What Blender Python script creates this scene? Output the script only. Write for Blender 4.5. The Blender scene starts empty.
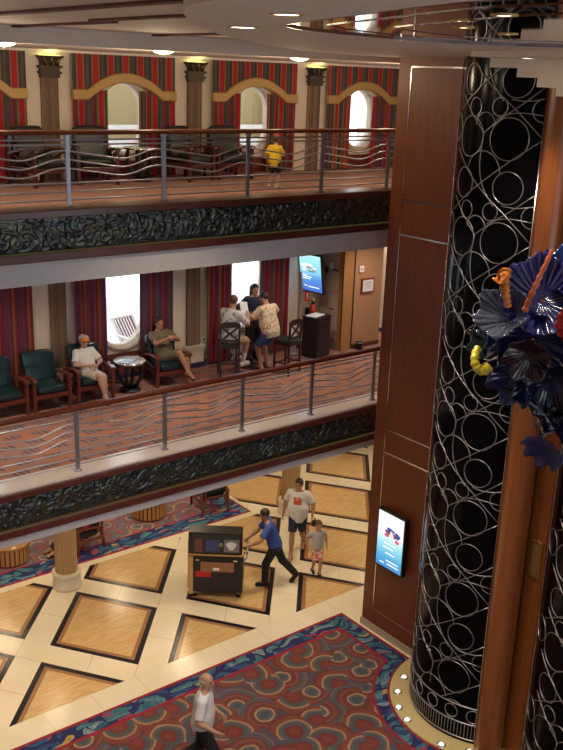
import bpy, bmesh, math, random
import numpy as np
from mathutils import Vector, Matrix
random.seed(7)
RNG = np.random.default_rng(11)
SC = bpy.context.scene
COL = SC.collection
PI = math.pi
R = math.radians

# ------------------------------------------------------------------ materials
class N:
    """small node-graph helper"""
    def __init__(s, name):
        s.m = bpy.data.materials.new(name); s.m.use_nodes = True
        s.t = s.m.node_tree; s.n = s.t.nodes; s.l = s.t.links
        s.b = s.n['Principled BSDF']
    def new(s, t, **kw):
        n = s.n.new(t)
        for k, v in kw.items(): setattr(n, k, v)
        return n
    def put(s, sock, v):
        if isinstance(v, bpy.types.NodeSocket): s.l.new(v, sock)
        elif isinstance(v, (tuple, list)) and len(v) == 3 and sock.type == 'RGBA': sock.default_value = (*v, 1)
        else: sock.default_value = v
    def math(s, op, a, b=None, c=None):
        n = s.new('ShaderNodeMath', operation=op)
        s.put(n.inputs[0], a)
        if b is not None: s.put(n.inputs[1], b)
        if c is not None: s.put(n.inputs[2], c)
        return n.outputs[0]
    def mix(s, f, a, b):
        n = s.new('ShaderNodeMix', data_type='RGBA')
        s.put(n.inputs[0], f); s.put(n.inputs[6], a); s.put(n.inputs[7], b)
        return n.outputs[2]
    def ramp(s, f, stops, const=False):
        n = s.new('ShaderNodeValToRGB'); cr = n.color_ramp
        cr.interpolation = 'CONSTANT' if const else 'LINEAR'
        while len(cr.elements) < len(stops): cr.elements.new(0.5)
        for e, (p, c) in zip(cr.elements, stops):
            e.position = p; e.color = (*c, 1)
        s.put(n.inputs[0], f)
        return n.outputs[0]
    def pos(s):
        if not hasattr(s, '_p'): s._p = s.new('ShaderNodeNewGeometry').outputs['Position']
        return s._p
    def obj(s):
        return s.new('ShaderNodeTexCoord').outputs['Object']
    def xyz(s, v):
        n = s.new('ShaderNodeSeparateXYZ'); s.put(n.inputs[0], v); return n.outputs
    def vec(s, x, y, z=0.0):
        n = s.new('ShaderNodeCombineXYZ')
        for i, v in enumerate((x, y, z)): s.put(n.inputs[i], v)
        return n.outputs[0]
    def scale(s, v, sc):
        n = s.new('ShaderNodeMapping'); s.put(n.inputs[0], v); n.inputs['Scale'].default_value = sc
        return n.outputs[0]
    def noise(s, v, scale, detail=3, out='Fac', rough=.5, dist=0.):
        n = s.new('ShaderNodeTexNoise'); s.put(n.inputs['Vector'], v)
        n.inputs['Scale'].default_value = scale; n.inputs['Detail'].default_value = detail
        n.inputs['Roughness'].default_value = rough; n.inputs['Distortion'].default_value = dist
        return n.outputs[out]
    def voro(s, v, scale, rand=1., feature='F1', out='Distance'):
        n = s.new('ShaderNodeTexVoronoi', feature=feature); s.put(n.inputs['Vector'], v)
        n.inputs['Scale'].default_value = scale; n.inputs['Randomness'].default_value = rand
        return n.outputs[out]
    def bump(s, h, strength=.3, dist=.01):
        n = s.new('ShaderNodeBump'); s.put(n.inputs['Height'], h)
        n.inputs['Strength'].default_value = strength; n.inputs['Distance'].default_value = dist
        s.l.new(n.outputs[0], s.b.inputs['Normal'])
    def done(s, color=None, rough=None, metal=None, **kw):
        if color is not None: s.put(s.b.inputs['Base Color'], color)
        if rough is not None: s.put(s.b.inputs['Roughness'], rough)
        if metal is not None: s.put(s.b.inputs['Metallic'], metal)
        for k, v in kw.items(): s.put(s.b.inputs[k.replace('_', ' ')], v)
        return s.m

def plain(name, c, rough=.5, metal=0., var=.06, sc=8., **kw):
    g = N(name)
    f = g.noise(g.obj(), sc, 4)
    lo = tuple(max(0, x*(1-var)) for x in c); hi = tuple(min(1, x*(1+var)) for x in c)
    return g.done(g.mix(f, lo, hi), rough, metal, **kw)

def glow(name, c, strength):
    g = N(name)
    return g.done((0, 0, 0), .6, Emission_Color=(*c, 1), Emission_Strength=strength)

def wood(name, a, b, rough=.3, scl=(6, 6, .6), coat=.3):
    g = N(name)
    v = g.scale(g.obj(), scl)
    f = g.noise(v, 3., 5, dist=.6)
    return g.done(g.ramp(f, [(.3, a), (.7, b)]), rough, Coat_Weight=coat, Coat_Roughness=.15)

M = {}
M['cream'] = plain('cream_paint', (.72, .62, .50), .7)
M['ceil'] = plain('ceiling_paint', (.74, .66, .58), .8)
M['slab'] = plain('balcony_underside_paint', (.62, .60, .62), .6)
M['marble'] = plain('cream_marble', (.78, .68, .52), .12, sc=1.5)
M['cherry'] = wood('cherry_panel', (.155, .038, .013), (.21, .055, .018), .46, coat=0.)
M['cherry_post'] = wood('cherry_post', (.22, .065, .018), (.29, .090, .026), .3)
M['rail_wood'] = wood('handrail_wood', (.10, .020, .009), (.145, .032, .013), .22, (1, 6, 6))
M['beam'] = wood('ceiling_beam_wood', (.10, .032, .022), (.14, .045, .03), .75, (6, 1, 6), 0.)
M['chair_wood_shaded'] = wood('shaded_cherry', (.05, .012, .008), (.08, .018, .010), .35)  # chair cherry darkened to put the upper balcony's shade into the colour
M['dark_trim'] = wood('dark_trim_wood', (.085, .022, .014), (.13, .035, .02), .3, (1, 6, 6))
M['lobby_wood'] = wood('lobby_pier_wood', (.45, .2, .06), (.55, .27, .09), .3)
M['tan_panel'] = plain('tan_fabric_panel', (.46, .25, .13), .6)
M['grey_panel'] = plain('satin_grey_panel', (.52, .42, .34), .35)
M['steel'] = plain('brushed_steel', (.36, .38, .43), .38, .85)
M['dsteel'] = plain('dark_steel_rod', (.36, .37, .42), .34, .8)
M['chrome'] = plain('polished_chrome', (.75, .76, .8), .18, 1.)
M['tracery'] = plain('silver_tracery', (.46, .46, .52), .32, .9)
M['black_glass'] = plain('black_shaft_glass', (.003, .003, .004), .16, 0., Specular_IOR_Level=.07)
M['mirror'] = plain('dark_mirror', (.34, .28, .27), .03, 1., var=.01)
M['gold'] = plain('gold_cornice', (.50, .30, .10), .5, .1)
M['bronze'] = plain('dark_bronze', (.055, .040, .028), .45, .5)
M['curb'] = plain('pink_cream_stone', (.70, .61, .56), .2)
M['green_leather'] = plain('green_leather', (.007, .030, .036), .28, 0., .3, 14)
M['dark_leather'] = plain('dark_green_leather', (.004, .011, .011), .4, 0., .3, 14)  # dark green, deepened further to paint in the upper balcony's shade
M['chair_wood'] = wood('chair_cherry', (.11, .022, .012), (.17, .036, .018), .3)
M['dark_wood'] = wood('stool_dark_wood', (.018, .010, .010), (.035, .018, .016), .35)
M['black'] = plain('black_plastic', (.012, .012, .014), .4)
M['blackm'] = plain('black_metal', (.015, .015, .018), .3, .4)
M['white_paint'] = plain('white_paint', (.8, .8, .8), .5)
M['paper'] = plain('white_paper', (.85, .86, .9), .8)
M['red'] = plain('fire_red', (.5, .02, .02), .35)
M['table_top'] = plain('pale_glass_top', (.55, .6, .68), .08)
M['lamp'] = glow('warm_lamp', (1., .82, .55), 7.)
M['downlight'] = glow('downlight_lens', (1., .86, .62), 9.)
M['cove'] = glow('cove_strip', (.6, .6, .15), .10)
M['capglow'] = glow('capital_uplight', (.85, .85, .25), 2.5)

M['fl'] = glow('floor_light_lens', (1., .93, .8), 1.1)
g = N('window_pane')
_tr = g.new('ShaderNodeBsdfTransparent'); _gl = g.new('ShaderNodeBsdfGlossy'); _gl.inputs['Roughness'].default_value = .02
_mx = g.new('ShaderNodeMixShader'); _mx.inputs[0].default_value = .06
g.l.new(_tr.outputs[0], _mx.inputs[1]); g.l.new(_gl.outputs[0], _mx.inputs[2])
g.l.new(_mx.outputs[0], g.n['Material Output'].inputs['Surface']); M['pane_glass'] = g.m
# striped fabrics ---------------------------------------------------------
def stripes(name, stops, period, axis=0, rough=.9, bright=1.):
    g = N(name)
    p = g.xyz(g.pos())[axis]
    f = g.math('FRACT', g.math('DIVIDE', p, period))
    c = g.ramp(f, [(a, tuple(x*bright for x in c)) for a, c in stops], True)
    w = g.noise(g.pos(), 160., 2)
    return g.done(g.mix(g.math('MULTIPLY', w, .35), c, (.02, .015, .02)), rough)
RED=(.44,.016,.025); DRK=(.055,.05,.06); GRN=(.10,.10,.06); GLD=(.34,.20,.06); PUR=(.16,.05,.11); MAR=(.28,.012,.03)
M['stripe'] = stripes('striped_drape', [(0,RED),(.26,GLD),(.31,DRK),(.40,GRN),(.47,PUR),(.55,DRK),(.63,GLD),(.67,MAR),(.80,DRK),(.86,GRN),(.93,GLD)], .36)
M['stripe_top'] = stripes('striped_pelmet', [(0,RED),(.36,GLD),(.43,DRK),(.55,GRN),(.62,PUR),(.68,GRN),(.74,DRK),(.93,GLD)], .29)
M['stripe_low'] = stripes('plum_striped_drape', [(0,MAR),(.22,DRK),(.30,PUR),(.5,(.30,.02,.05)),(.62,GRN),(.70,(.07,.06,.13)),(.82,MAR),(.92,GLD)], .27)
M['stripe_pil'] = stripes('pilaster_stripe', [(0,(.26,.15,.10)),(.25,(.34,.23,.14)),(.45,(.17,.13,.13)),(.7,(.40,.26,.14)),(.85,(.2,.13,.1))], .085)
g = N('fluted_column_stripe')
_a = g.xyz(g.obj()); _t = g.math('ARCTAN2', _a[1], _a[0])
_f = g.math('FRACT', g.math('MULTIPLY', _t, 3.5))
M['flute'] = g.done(g.ramp(_f, [(0,(.42,.25,.11)),(.3,(.55,.36,.17)),(.5,(.26,.17,.10)),(.62,(.50,.32,.15)),(.85,(.35,.24,.14))], True), .5)

# carpets -----------------------------------------------------------------
def swirl(g, scl=1., lo=1.):
    """overlapping crescents: rings drawn about a point off the middle of each cell"""
    p = g.pos()
    v = g.scale(p, (1.95*scl, 1.95*scl, 1.95*scl))
    wn = g.new('ShaderNodeVectorMath', operation='MULTIPLY_ADD')
    g.put(wn.inputs[0], g.noise(p, 3.*scl, 1, 'Color')); wn.inputs[1].default_value = (.22, .22, 0); g.put(wn.inputs[2], v)
    v = wn.outputs[0]
    n = g.new('ShaderNodeTexVoronoi', feature='F1'); n.voronoi_dimensions = '2D'
    g.put(n.inputs['Vector'], v); n.inputs['Scale'].default_value = 1.; n.inputs['Randomness'].default_value = .75
    q, r_ = g.xyz(v), g.xyz(n.outputs['Position']); k = g.xyz(n.outputs['Color'])
    an = g.math('MULTIPLY', k[1], 6.283)
    ox_ = g.math('MULTIPLY', g.math('COSINE', an), .34); oy_ = g.math('MULTIPLY', g.math('SINE', an), .34)
    dx = g.math('SUBTRACT', g.math('SUBTRACT', q[0], r_[0]), ox_); dy = g.math('SUBTRACT', g.math('SUBTRACT', q[1], r_[1]), oy_)
    d = g.math('SQRT', g.math('ADD', g.math('MULTIPLY', dx, dx), g.math('MULTIPLY', dy, dy)))
    def s(c): return tuple(x*lo for x in c)
    A = g.ramp(d, [(0,s((.045,.075,.10))),(.13,s((.09,.10,.11))),(.24,s((.40,.27,.16))),(.31,s((.165,.030,.030))),(.46,s((.215,.065,.048))),(.55,s((.15,.030,.034))),(.63,s((.07,.085,.11))),(.76,s((.15,.11,.11))),(.84,s((.085,.06,.09)))], True)
    B = g.ramp(d, [(0,s((.215,.035,.028))),(.16,s((.165,.026,.03))),(.30,s((.055,.085,.11))),(.42,s((.12,.10,.10))),(.50,s((.38,.24,.14))),(.57,s((.21,.042,.034))),(.75,s((.155,.026,.028))),(.88,s((.06,.07,.10)))], True)
    c = g.mix(g.math('GREATER_THAN', k[0], .45), A, B)
    fleck = g.noise(p, 60., 2)
    return g.mix(g.math('MULTIPLY', fleck, .35), c, s((.11,.07,.06)))
def leafborder(g, lo=1.):
    p = g.pos()
    w = g.noise(p, 1.9, 1, 'Color')
    n = g.new('ShaderNodeVectorMath', operation='MULTIPLY_ADD')
    g.put(n.inputs[0], w); n.inputs[1].default_value = (.7,.7,.0); g.put(n.inputs[2], p)
    m = g.new('ShaderNodeMapping'); g.put(m.inputs[0], n.outputs[0]); m.inputs['Rotation'].default_value = (0, 0, .5); m.inputs['Scale'].default_value = (3.4, 9.5, 0.)
    vo = g.new('ShaderNodeTexVoronoi', feature='F1'); vo.voronoi_dimensions = '2D'; g.put(vo.inputs['Vector'], m.outputs[0]); vo.inputs['Scale'].default_value = 1.
    d, col = vo.outputs['Distance'], g.xyz(vo.outputs['Color'])
    leaf = g.math('LESS_THAN', d, .43)
    vein = g.math('LESS_THAN', g.math('ABSOLUTE', g.math('SUBTRACT', d, .25)), .05)
    def s(c): return tuple(x*lo for x in c)
    lc = g.ramp(col[1], [(0,s((.045,.16,.20))),(.28,s((.03,.06,.19))),(.48,s((.09,.22,.27))),(.68,s((.025,.10,.20))),(.82,s((.34,.05,.08))),(.88,s((.46,.31,.06))),(.93,s((.22,.30,.33)))], True)
    lc = g.mix(g.math('MULTIPLY', vein, .5), lc, s((.02,.05,.16)))
    return g.mix(leaf, s((.013,.022,.105)), lc)

g = N('lobby_carpet')
P = g.xyz(g.pos())
d1 = g.math('SUBTRACT', 11.42, P[1]); d2 = g.math('SUBTRACT', 10.83, P[0])
def cdist(cx, cy, r):
    dx = g.math('SUBTRACT', P[0], cx); dy = g.math('SUBTRACT', P[1], cy)
    q = g.math('SQRT', g.math('ADD', g.math('MULTIPLY', dx, dx), g.math('MULTIPLY', dy, dy)))
    return g.math('MULTIPLY', g.math('SUBTRACT', q, r), 1.45)
d = g.math('MINIMUM', g.math('MINIMUM', d1, d2), g.math('MINIMUM', cdist(10.95, 8.1, 1.5), cdist(10.95, 5.9, 1.5)))
isred = g.math('MAXIMUM', g.math('LESS_THAN', d, .055), g.math('MULTIPLY', g.math('GREATER_THAN', d, .36), g.math('LESS_THAN', d, .42)))
c = g.mix(g.math('LESS_THAN', d, .39), swirl(g), leafborder(g))
M['carpet'] = g.done(g.mix(isred, c, (.30, .008, .03)), .95)

g = N('rug_carpet')
P = g.xyz(g.pos())
d = g.math('MINIMUM', g.math('SUBTRACT', P[1], 15.9), g.math('SUBTRACT', 12.0, P[0]))
isred = g.math('MAXIMUM', g.math('LESS_THAN', d, .05), g.math('MULTIPLY', g.math('GREATER_THAN', d, .50), g.math('LESS_THAN', d, .54)))
c = g.mix(g.math('LESS_THAN', d, .52), g.mix(.22, swirl(g, 1.15, 1.7), (.30, .27, .42)), leafborder(g, 1.3))
M['rug'] = g.done(g.mix(isred, c, (.35, .01, .05)), .95)

def deck_carpet(name, base, dash, lo):
    """mottled ground with staggered rows of short dashes"""
    g = N(name)
    P = g.xyz(g.pos())
    n1 = g.noise(g.pos(), 2.2, 2)
    b = g.mix(g.ramp(n1, [(.40,(0,0,0)),(.60,(1,1,1))]), base, lo)
    wy = g.math('ADD', P[1], g.math('MULTIPLY', g.math('SINE', g.math('MULTIPLY', P[0], 3.1)), .05))
    ry = g.math('MULTIPLY', wy, 3.0); row = g.math('FLOOR', ry); fy = g.math('FRACT', ry)
    fx = g.math('FRACT', g.math('ADD', g.math('MULTIPLY', P[0], 2.1), g.math('MULTIPLY', row, .5)))
    inb = g.math('MULTIPLY', g.math('LESS_THAN', fx, .62), g.math('LESS_THAN', fy, .46))
    teeth = g.math('GREATER_THAN', g.math('SINE', g.math('ADD', g.math('MULTIPLY', P[0], 62.), g.math('MULTIPLY', P[1], 20.))), -.35)
    f = g.math('MULTIPLY', g.math('MULTIPLY', inb, teeth), g.math('GREATER_THAN', g.noise(g.pos(), 11., 2), .34))
    fl = g.noise(g.pos(), 70., 2)
    c = g.mix(g.math('MULTIPLY', f, .85), b, dash)
    return g.done(g.mix(g.math('MULTIPLY', fl, .35), c, (.12,.08,.08)), .95)
M['deck2'] = deck_carpet('terracotta_deck_carpet', (.44,.17,.10), (.065,.075,.15), (.36,.19,.16))
M['deck3'] = deck_carpet('rose_deck_carpet', (.38,.17,.12), (.24,.15,.13), (.32,.17,.14))

# inlaid lobby floor --------------------------------------------------------
g = N('inlaid_lobby_floor')
P = g.xyz(g.pos())
v1 = np.array([1.525, 1.745]); v2 = np.array([1.255, -1.805])
inv = np.linalg.inv(np.array([v1, v2]).T)
ox, oy = 5.91, 13.58                      # corner of one inlaid panel
def lin(r):
    return g.math('ADD', g.math('MULTIPLY', g.math('SUBTRACT', P[0], ox), float(r[0])), g.math('MULTIPLY', g.math('SUBTRACT', P[1], oy), float(r[1])))
a = g.math('FRACT', g.math('ADD', lin(inv[0]), 100.)); b = g.math('FRACT', g.math('ADD', lin(inv[1]), 100.))
ta, tb = .785, .77
ea = g.math('MULTIPLY', g.math('MINIMUM', a, g.math('SUBTRACT', ta, a)), 2.05)
eb = g.math('MULTIPLY', g.math('MINIMUM', b, g.math('SUBTRACT', tb, b)), 1.95)
e = g.math('MINIMUM', ea, eb)
zone = g.math('MULTIPLY', g.math('GREATER_THAN', P[1], 11.93), g.math('MAXIMUM', g.math('LESS_THAN', P[1], 15.72), g.math('GREATER_THAN', P[0], 12.1)))
intile = g.math('MULTIPLY', g.math('GREATER_THAN', e, 0.), zone)
gr = g.noise(g.scale(g.pos(), (1.5, 9., 1.)), 2.2, 4, dist=.4)
ven = g.ramp(gr, [(.3,(.58,.36,.15)),(.7,(.72,.49,.24))])
tc = g.mix(g.math('GREATER_THAN', e, .085), (.012,.012,.022), (.34,.17,.085))
tc = g.mix(g.math('GREATER_THAN', e, .15), tc, ven)
mar = g.ramp(g.noise(g.pos(), 1.2, 6), [(.3,(.80,.69,.50)),(.7,(.86,.77,.60))])
# fine joints in the marble, along the same lattice and across the border strip
ja = g.math('LESS_THAN', g.math('ABSOLUTE', g.math('SUBTRACT', a, .39)), .004)
jb = g.math('LESS_THAN', g.math('ABSOLUTE', g.math('SUBTRACT', b, .385)), .004)
jj = g.math('MAXIMUM', g.math('MAXIMUM', ja, jb), g.math('MAXIMUM', g.math('LESS_THAN', g.math('ABSOLUTE', g.math('SUBTRACT', a, .785)), .004), g.math('LESS_THAN', g.math('ABSOLUTE', g.math('SUBTRACT', b, .77)), .004)))
strip = g.math('LESS_THAN', P[1], 11.93)
js = g.math('MAXIMUM', g.math('LESS_THAN', g.math('FRACT', g.math('MULTIPLY', P[0], 1.2)), .012), g.math('LESS_THAN', g.math('ABSOLUTE', g.math('SUBTRACT', P[1], 11.93)), .006))
jj = g.math('ADD', g.math('MULTIPLY', strip, js), g.math('MULTIPLY', g.math('SUBTRACT', 1., strip), jj))
mar = g.mix(g.math('MULTIPLY', jj, .45), mar, (.45,.33,.2))
M['floor'] = g.done(g.mix(intile, mar, tc), .23)

# ------------------------------------------------------------------ mesh helpers
class MB:
    def __init__(s): s.v = []; s.f = []; s.mi = []; s.sm = []
    def add(s, vs, fs, mi=0, smooth=False):
        o = len(s.v); s.v += [tuple(map(float, p)) for p in vs]
        for f in fs: s.f.append(tuple(o+i for i in f)); s.mi.append(mi); s.sm.append(smooth)
        return s
    def box(s, x0, x1, y0, y1, z0, z1, mi=0, rz=0., c=(0, 0), m=None):
        vs = [(x, y, z) for z in (z0, z1) for y in (y0, y1) for x in (x0, x1)]
        if rz:
            ca, sa = math.cos(rz), math.sin(rz)
            vs = [(c[0]+(x-c[0])*ca-(y-c[1])*sa, c[1]+(x-c[0])*sa+(y-c[1])*ca, z) for x, y, z in vs]
        if m is not None: vs = [tuple(m @ Vector(v)) for v in vs]
        return s.add(vs, [(0,2,3,1),(4,5,7,6),(0,1,5,4),(2,6,7,3),(0,4,6,2),(1,3,7,5)], mi)
    def prism(s, poly, z0, z1, mi=0, ax='z'):
        n = len(poly)
        def mk(p, h): return (p[0], p[1], h) if ax == 'z' else (p[0], h, p[1]) if ax == 'y' else (h, p[0], p[1])
        vs = [mk(p, z0) for p in poly] + [mk(p, z1) for p in poly]
        A = sum(poly[i][0]*poly[(i+1)%n][1]-poly[(i+1)%n][0]*poly[i][1] for i in range(n))
        fl = (A > 0) ^ (ax == 'y')
        fs = [tuple(range(n))[::-1] if fl else tuple(range(n)), tuple(range(n, 2*n)) if fl else tuple(range(n, 2*n))[::-1]]
        for i in range(n):
            j = (i+1) % n
            fs.append((i, j, n+j, n+i) if fl else (j, i, n+i, n+j))
        return s.add(vs, fs, mi)
    def lathe(s, prof, c=(0, 0, 0), seg=24, mi=0, smooth=True, a0=0., a1=2*PI):
        full = abs(a1-a0-2*PI) < 1e-6; k = seg if full else seg+1
        vs = []
        for r, z in prof:
            for i in range(k):
                t = a0+(a1-a0)*i/seg; vs.append((c[0]+r*math.cos(t), c[1]+r*math.sin(t), c[2]+z))
        fs = []
        for j in range(len(prof)-1):
            for i in range(seg):
                i2 = (i+1) % k
                fs.append((j*k+i, j*k+i2, (j+1)*k+i2, (j+1)*k+i))
        return s.add(vs, fs, mi, smooth)
    def tube(s, path, r, seg=8, mi=0, caps=True, smooth=True, closed=False, flat=None):
        P = [Vector(p) for p in path]; n = len(P)
        rr = r if isinstance(r, (list, tuple)) else [r]*n
        vs = []; up = Vector((0, 0, 1)); prev = None
        for i, p in enumerate(P):
            if closed: t = P[(i+1) % n]-P[(i-1) % n]
            else: t = P[min(i+1, n-1)]-P[max(i-1, 0)]
            t.normalize()
            if prev is None:
                a = up if abs(t.z) < .9 else Vector((1, 0, 0))
                u = (a-t*a.dot(t)).normalized()
            else:
                u = (prev-t*prev.dot(t))
                u = u.normalized() if u.length > 1e-6 else t.orthogonal().normalized()
            prev = u; w = t.cross(u)
            for k in range(seg):
                q = 2*PI*k/seg+(PI/4 if seg == 4 else 0)
                f2 = flat if flat else 1.
                vs.append(p+u*math.cos(q)*rr[i]*f2+w*math.sin(q)*rr[i])
        fs = []
        for i in range(n if closed else n-1):
            j = (i+1) % n
            for k in range(seg):
                k2 = (k+1) % seg
                fs.append((i*seg+k, i*seg+k2, j*seg+k2, j*seg+k))
        if caps and not closed:
            fs.append(tuple(range(seg))[::-1]); fs.append(tuple((n-1)*seg+k for k in range(seg)))
        return s.add(vs, fs, mi, smooth)
    def bar(s, a, b, w, h, mi=0):
        """rectangular bar between two points, w sideways, h upwards"""
        a, b = Vector(a), Vector(b); t = (b-a).normalized()
        up = Vector((0, 0, 1)) if abs(t.z) < .95 else Vector((0, 1, 0))
        sd = t.cross(up).normalized(); u = sd.cross(t)
        vs = [p+sd*x*w/2+u*y*h/2 for p in (a, b) for x, y in ((-1,-1),(1,-1),(1,1),(-1,1))]
        return s.add(vs, [(0,1,2,3),(7,6,5,4),(0,4,5,1),(1,5,6,2),(2,6,7,3),(3,7,4,0)], mi)
    def ell(s, c, r, seg=16, rings=10, mi=0):
        vs = [(c[0], c[1], c[2]-r[2])]
        for j in range(1, rings):
            ph = -PI/2+PI*j/rings
            for i in range(seg):
                t = 2*PI*i/seg
                vs.append((c[0]+r[0]*math.cos(ph)*math.cos(t), c[1]+r[1]*math.cos(ph)*math.sin(t), c[2]+r[2]*math.sin(ph)))
        vs.append((c[0], c[1], c[2]+r[2])); L = len(vs)-1
        fs = [(0, 1+(i+1) % seg, 1+i) for i in range(seg)]
        for j in range(rings-2):
            for i in range(seg):
                a = 1+j*seg; fs.append((a+i, a+(i+1) % seg, a+seg+(i+1) % seg, a+seg+i))
        a = 1+(rings-2)*seg
        fs += [(a+i, a+(i+1) % seg, L) for i in range(seg)]
        return s.add(vs, fs, mi, True)
    def grid(s, nx, ny, fn, mi=0, smooth=True, flip=False):
        vs = [fn(i/(nx-1), j/(ny-1)) for j in range(ny) for i in range(nx)]
        fs = []
        for j in range(ny-1):
            for i in range(nx-1):
                q = (j*nx+i, j*nx+i+1, (j+1)*nx+i+1, (j+1)*nx+i)
                fs.append(q[::-1] if flip else q)
        return s.add(vs, fs, mi, smooth)
    def build(s, name, mats, parent=None, bevel=0., loc=None):
        me = bpy.data.meshes.new(name)
        me.from_pydata(s.v, [], s.f); me.update()
        if not isinstance(mats, (list, tuple)): mats = [mats]
        for m in mats: me.materials.append(M[m] if isinstance(m, str) else m)
        me.polygons.foreach_set('material_index', s.mi)
        me.polygons.foreach_set('use_smooth', s.sm)
        o = bpy.data.objects.new(name, me); COL.objects.link(o)
        if parent is not None: o.parent = parent
        if loc is not None: o.location = loc
        if bevel:
            b = o.modifiers.new('bevel', 'BEVEL'); b.width = bevel; b.segments = 2; b.limit_method = 'ANGLE'
        return o

def tag(o, label, cat, group=None):
    o['label'] = label; o['category'] = cat
    if group: o['group'] = group
    return o
def struct(o, label=None):
    o['kind'] = 'structure'
    if label: o['label'] = label
    return o
def thing(name, label, cat, loc=(0, 0, 0), rz=0., group=None):
    o = bpy.data.objects.new(name, None); COL.objects.link(o)
    o.location = loc; o.rotation_euler = (0, 0, rz); o.empty_display_size = .1
    return tag(o, label, cat, group)
def dup(root, loc, rz, label, group=None, cat=None):
    r = root.copy(); COL.objects.link(r); r.location = loc; r.rotation_euler = (0, 0, rz)
    r['label'] = label
    if group: r['group'] = group
    for ch in list(root.children):
        c = ch.copy(); COL.objects.link(c); c.parent = r
        for gch in ch.children:
            d = gch.copy(); COL.objects.link(d); d.parent = c
    return r
# ------------------------------------------------------------------ camera and world
CAM = Vector((0, 0, 9.62))
yaw, pitch, roll, fpx = R(38.74933585), R(17.48037402), R(2.05647473), 941.706
F = Vector((math.sin(yaw)*math.cos(pitch), math.cos(yaw)*math.cos(pitch), -math.sin(pitch)))
Rv = Vector((math.cos(yaw), -math.sin(yaw), 0)); U = Rv.cross(F)
R2 = Rv*math.cos(roll)+U*math.sin(roll); U2 = -Rv*math.sin(roll)+U*math.cos(roll)
cd = bpy.data.cameras.new('camera'); cam = bpy.data.objects.new('camera', cd); COL.objects.link(cam)
mw = Matrix.Identity(4)
for i, a in enumerate((R2, U2, -F)): 
    for j in range(3): mw[j][i] = a[j]
mw.translation = CAM; cam.matrix_world = mw
cd.sensor_width = 36; cd.lens = fpx*36/750; cd.clip_start = .1; cd.clip_end = 300
SC.camera = cam
W = bpy.data.worlds.new('daylight'); SC.world = W; W.use_nodes = True
bg = W.node_tree.nodes['Background']; bg.inputs[0].default_value = (.80, .90, 1., 1); bg.inputs[1].default_value = 2.6
SC.view_settings.view_transform = 'Standard'; SC.view_settings.look = 'None'
SC.view_settings.exposure = 0.; SC.view_settings.gamma = 1.

# ------------------------------------------------------------------ shell
from mathutils.geometry import tessellate_polygon
def slab_poly(mb, outer, holes, z0, z1, mi=0):
    loops = [outer]+holes
    pts = [p for l in loops for p in l]
    tri = tessellate_polygon([[Vector((x, y, 0)) for x, y in l] for l in loops])
    n = len(pts)
    fs = []
    for t in tri:
        a, b, c = (Vector((*pts[i], 0)) for i in t)
        t = t if (b-a).cross(c-a).z > 0 else t[::-1]
        fs.append(tuple(t)[::-1]); fs.append(tuple(i+n for i in t))
    o = 0
    for l in loops:
        m = len(l); A = sum(l[i][0]*l[(i+1) % m][1]-l[(i+1) % m][0]*l[i][1] for i in range(m))
        ccw = (A > 0) == (l is outer)
        for i in range(m):
            j = (i+1) % m; q = (o+i, o+j, n+o+j, n+o+i)
            fs.append(q if ccw else q[::-1])
        o += m
    mb.add([(x, y, z0) for x, y in pts]+[(x, y, z1) for x, y in pts], fs, mi)

struct(MB().box(-4, 20, -4.5, 21.5, -.12, 0).build('floor', 'floor'))
struct(MB().box(-4, 10.83, -4.4, 11.42, .001, .007).build('floor_carpet', 'carpet'), 'swirl patterned red carpet with navy leaf border')
struct(MB().box(-4, 12.0, 15.9, 21.5, .001, .007).build('floor_rug', 'rug'), 'swirl patterned lounge carpet with blue leaf border')
# outer walls of the hall
struct(MB().box(-4.2, -4, -4.7, 21.7, -.12, 10.5).build('wall_left', 'cream'))
mb = MB().box(-4.2, 20.2, -4.7, -4.5, -.12, 4.6).box(-4.2, 20.2, -4.7, -4.5, 6.7, 8.2).box(-4.2, 20.2, -4.7, -4.5, 9.8, 10.5)  # strips left open, added so fill daylight reaches the hall
for x in np.arange(-4.2, 20, 3.05): mb.box(x, x+.8, -4.7, -4.5, 4.6, 9.8)
struct(mb.build('wall_front', 'cream'), 'unseen wall with openings added to let fill daylight into the hall')
struct(MB().box(20, 20.2, -4.7, 21.7, -.12, 10.5).build('wall_right', 'cream'))
struct(MB().box(-4.2, 20.2, 21.5, 21.7, -.12, 3.5).build('wall_lobby_back', 'cream'))
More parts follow.
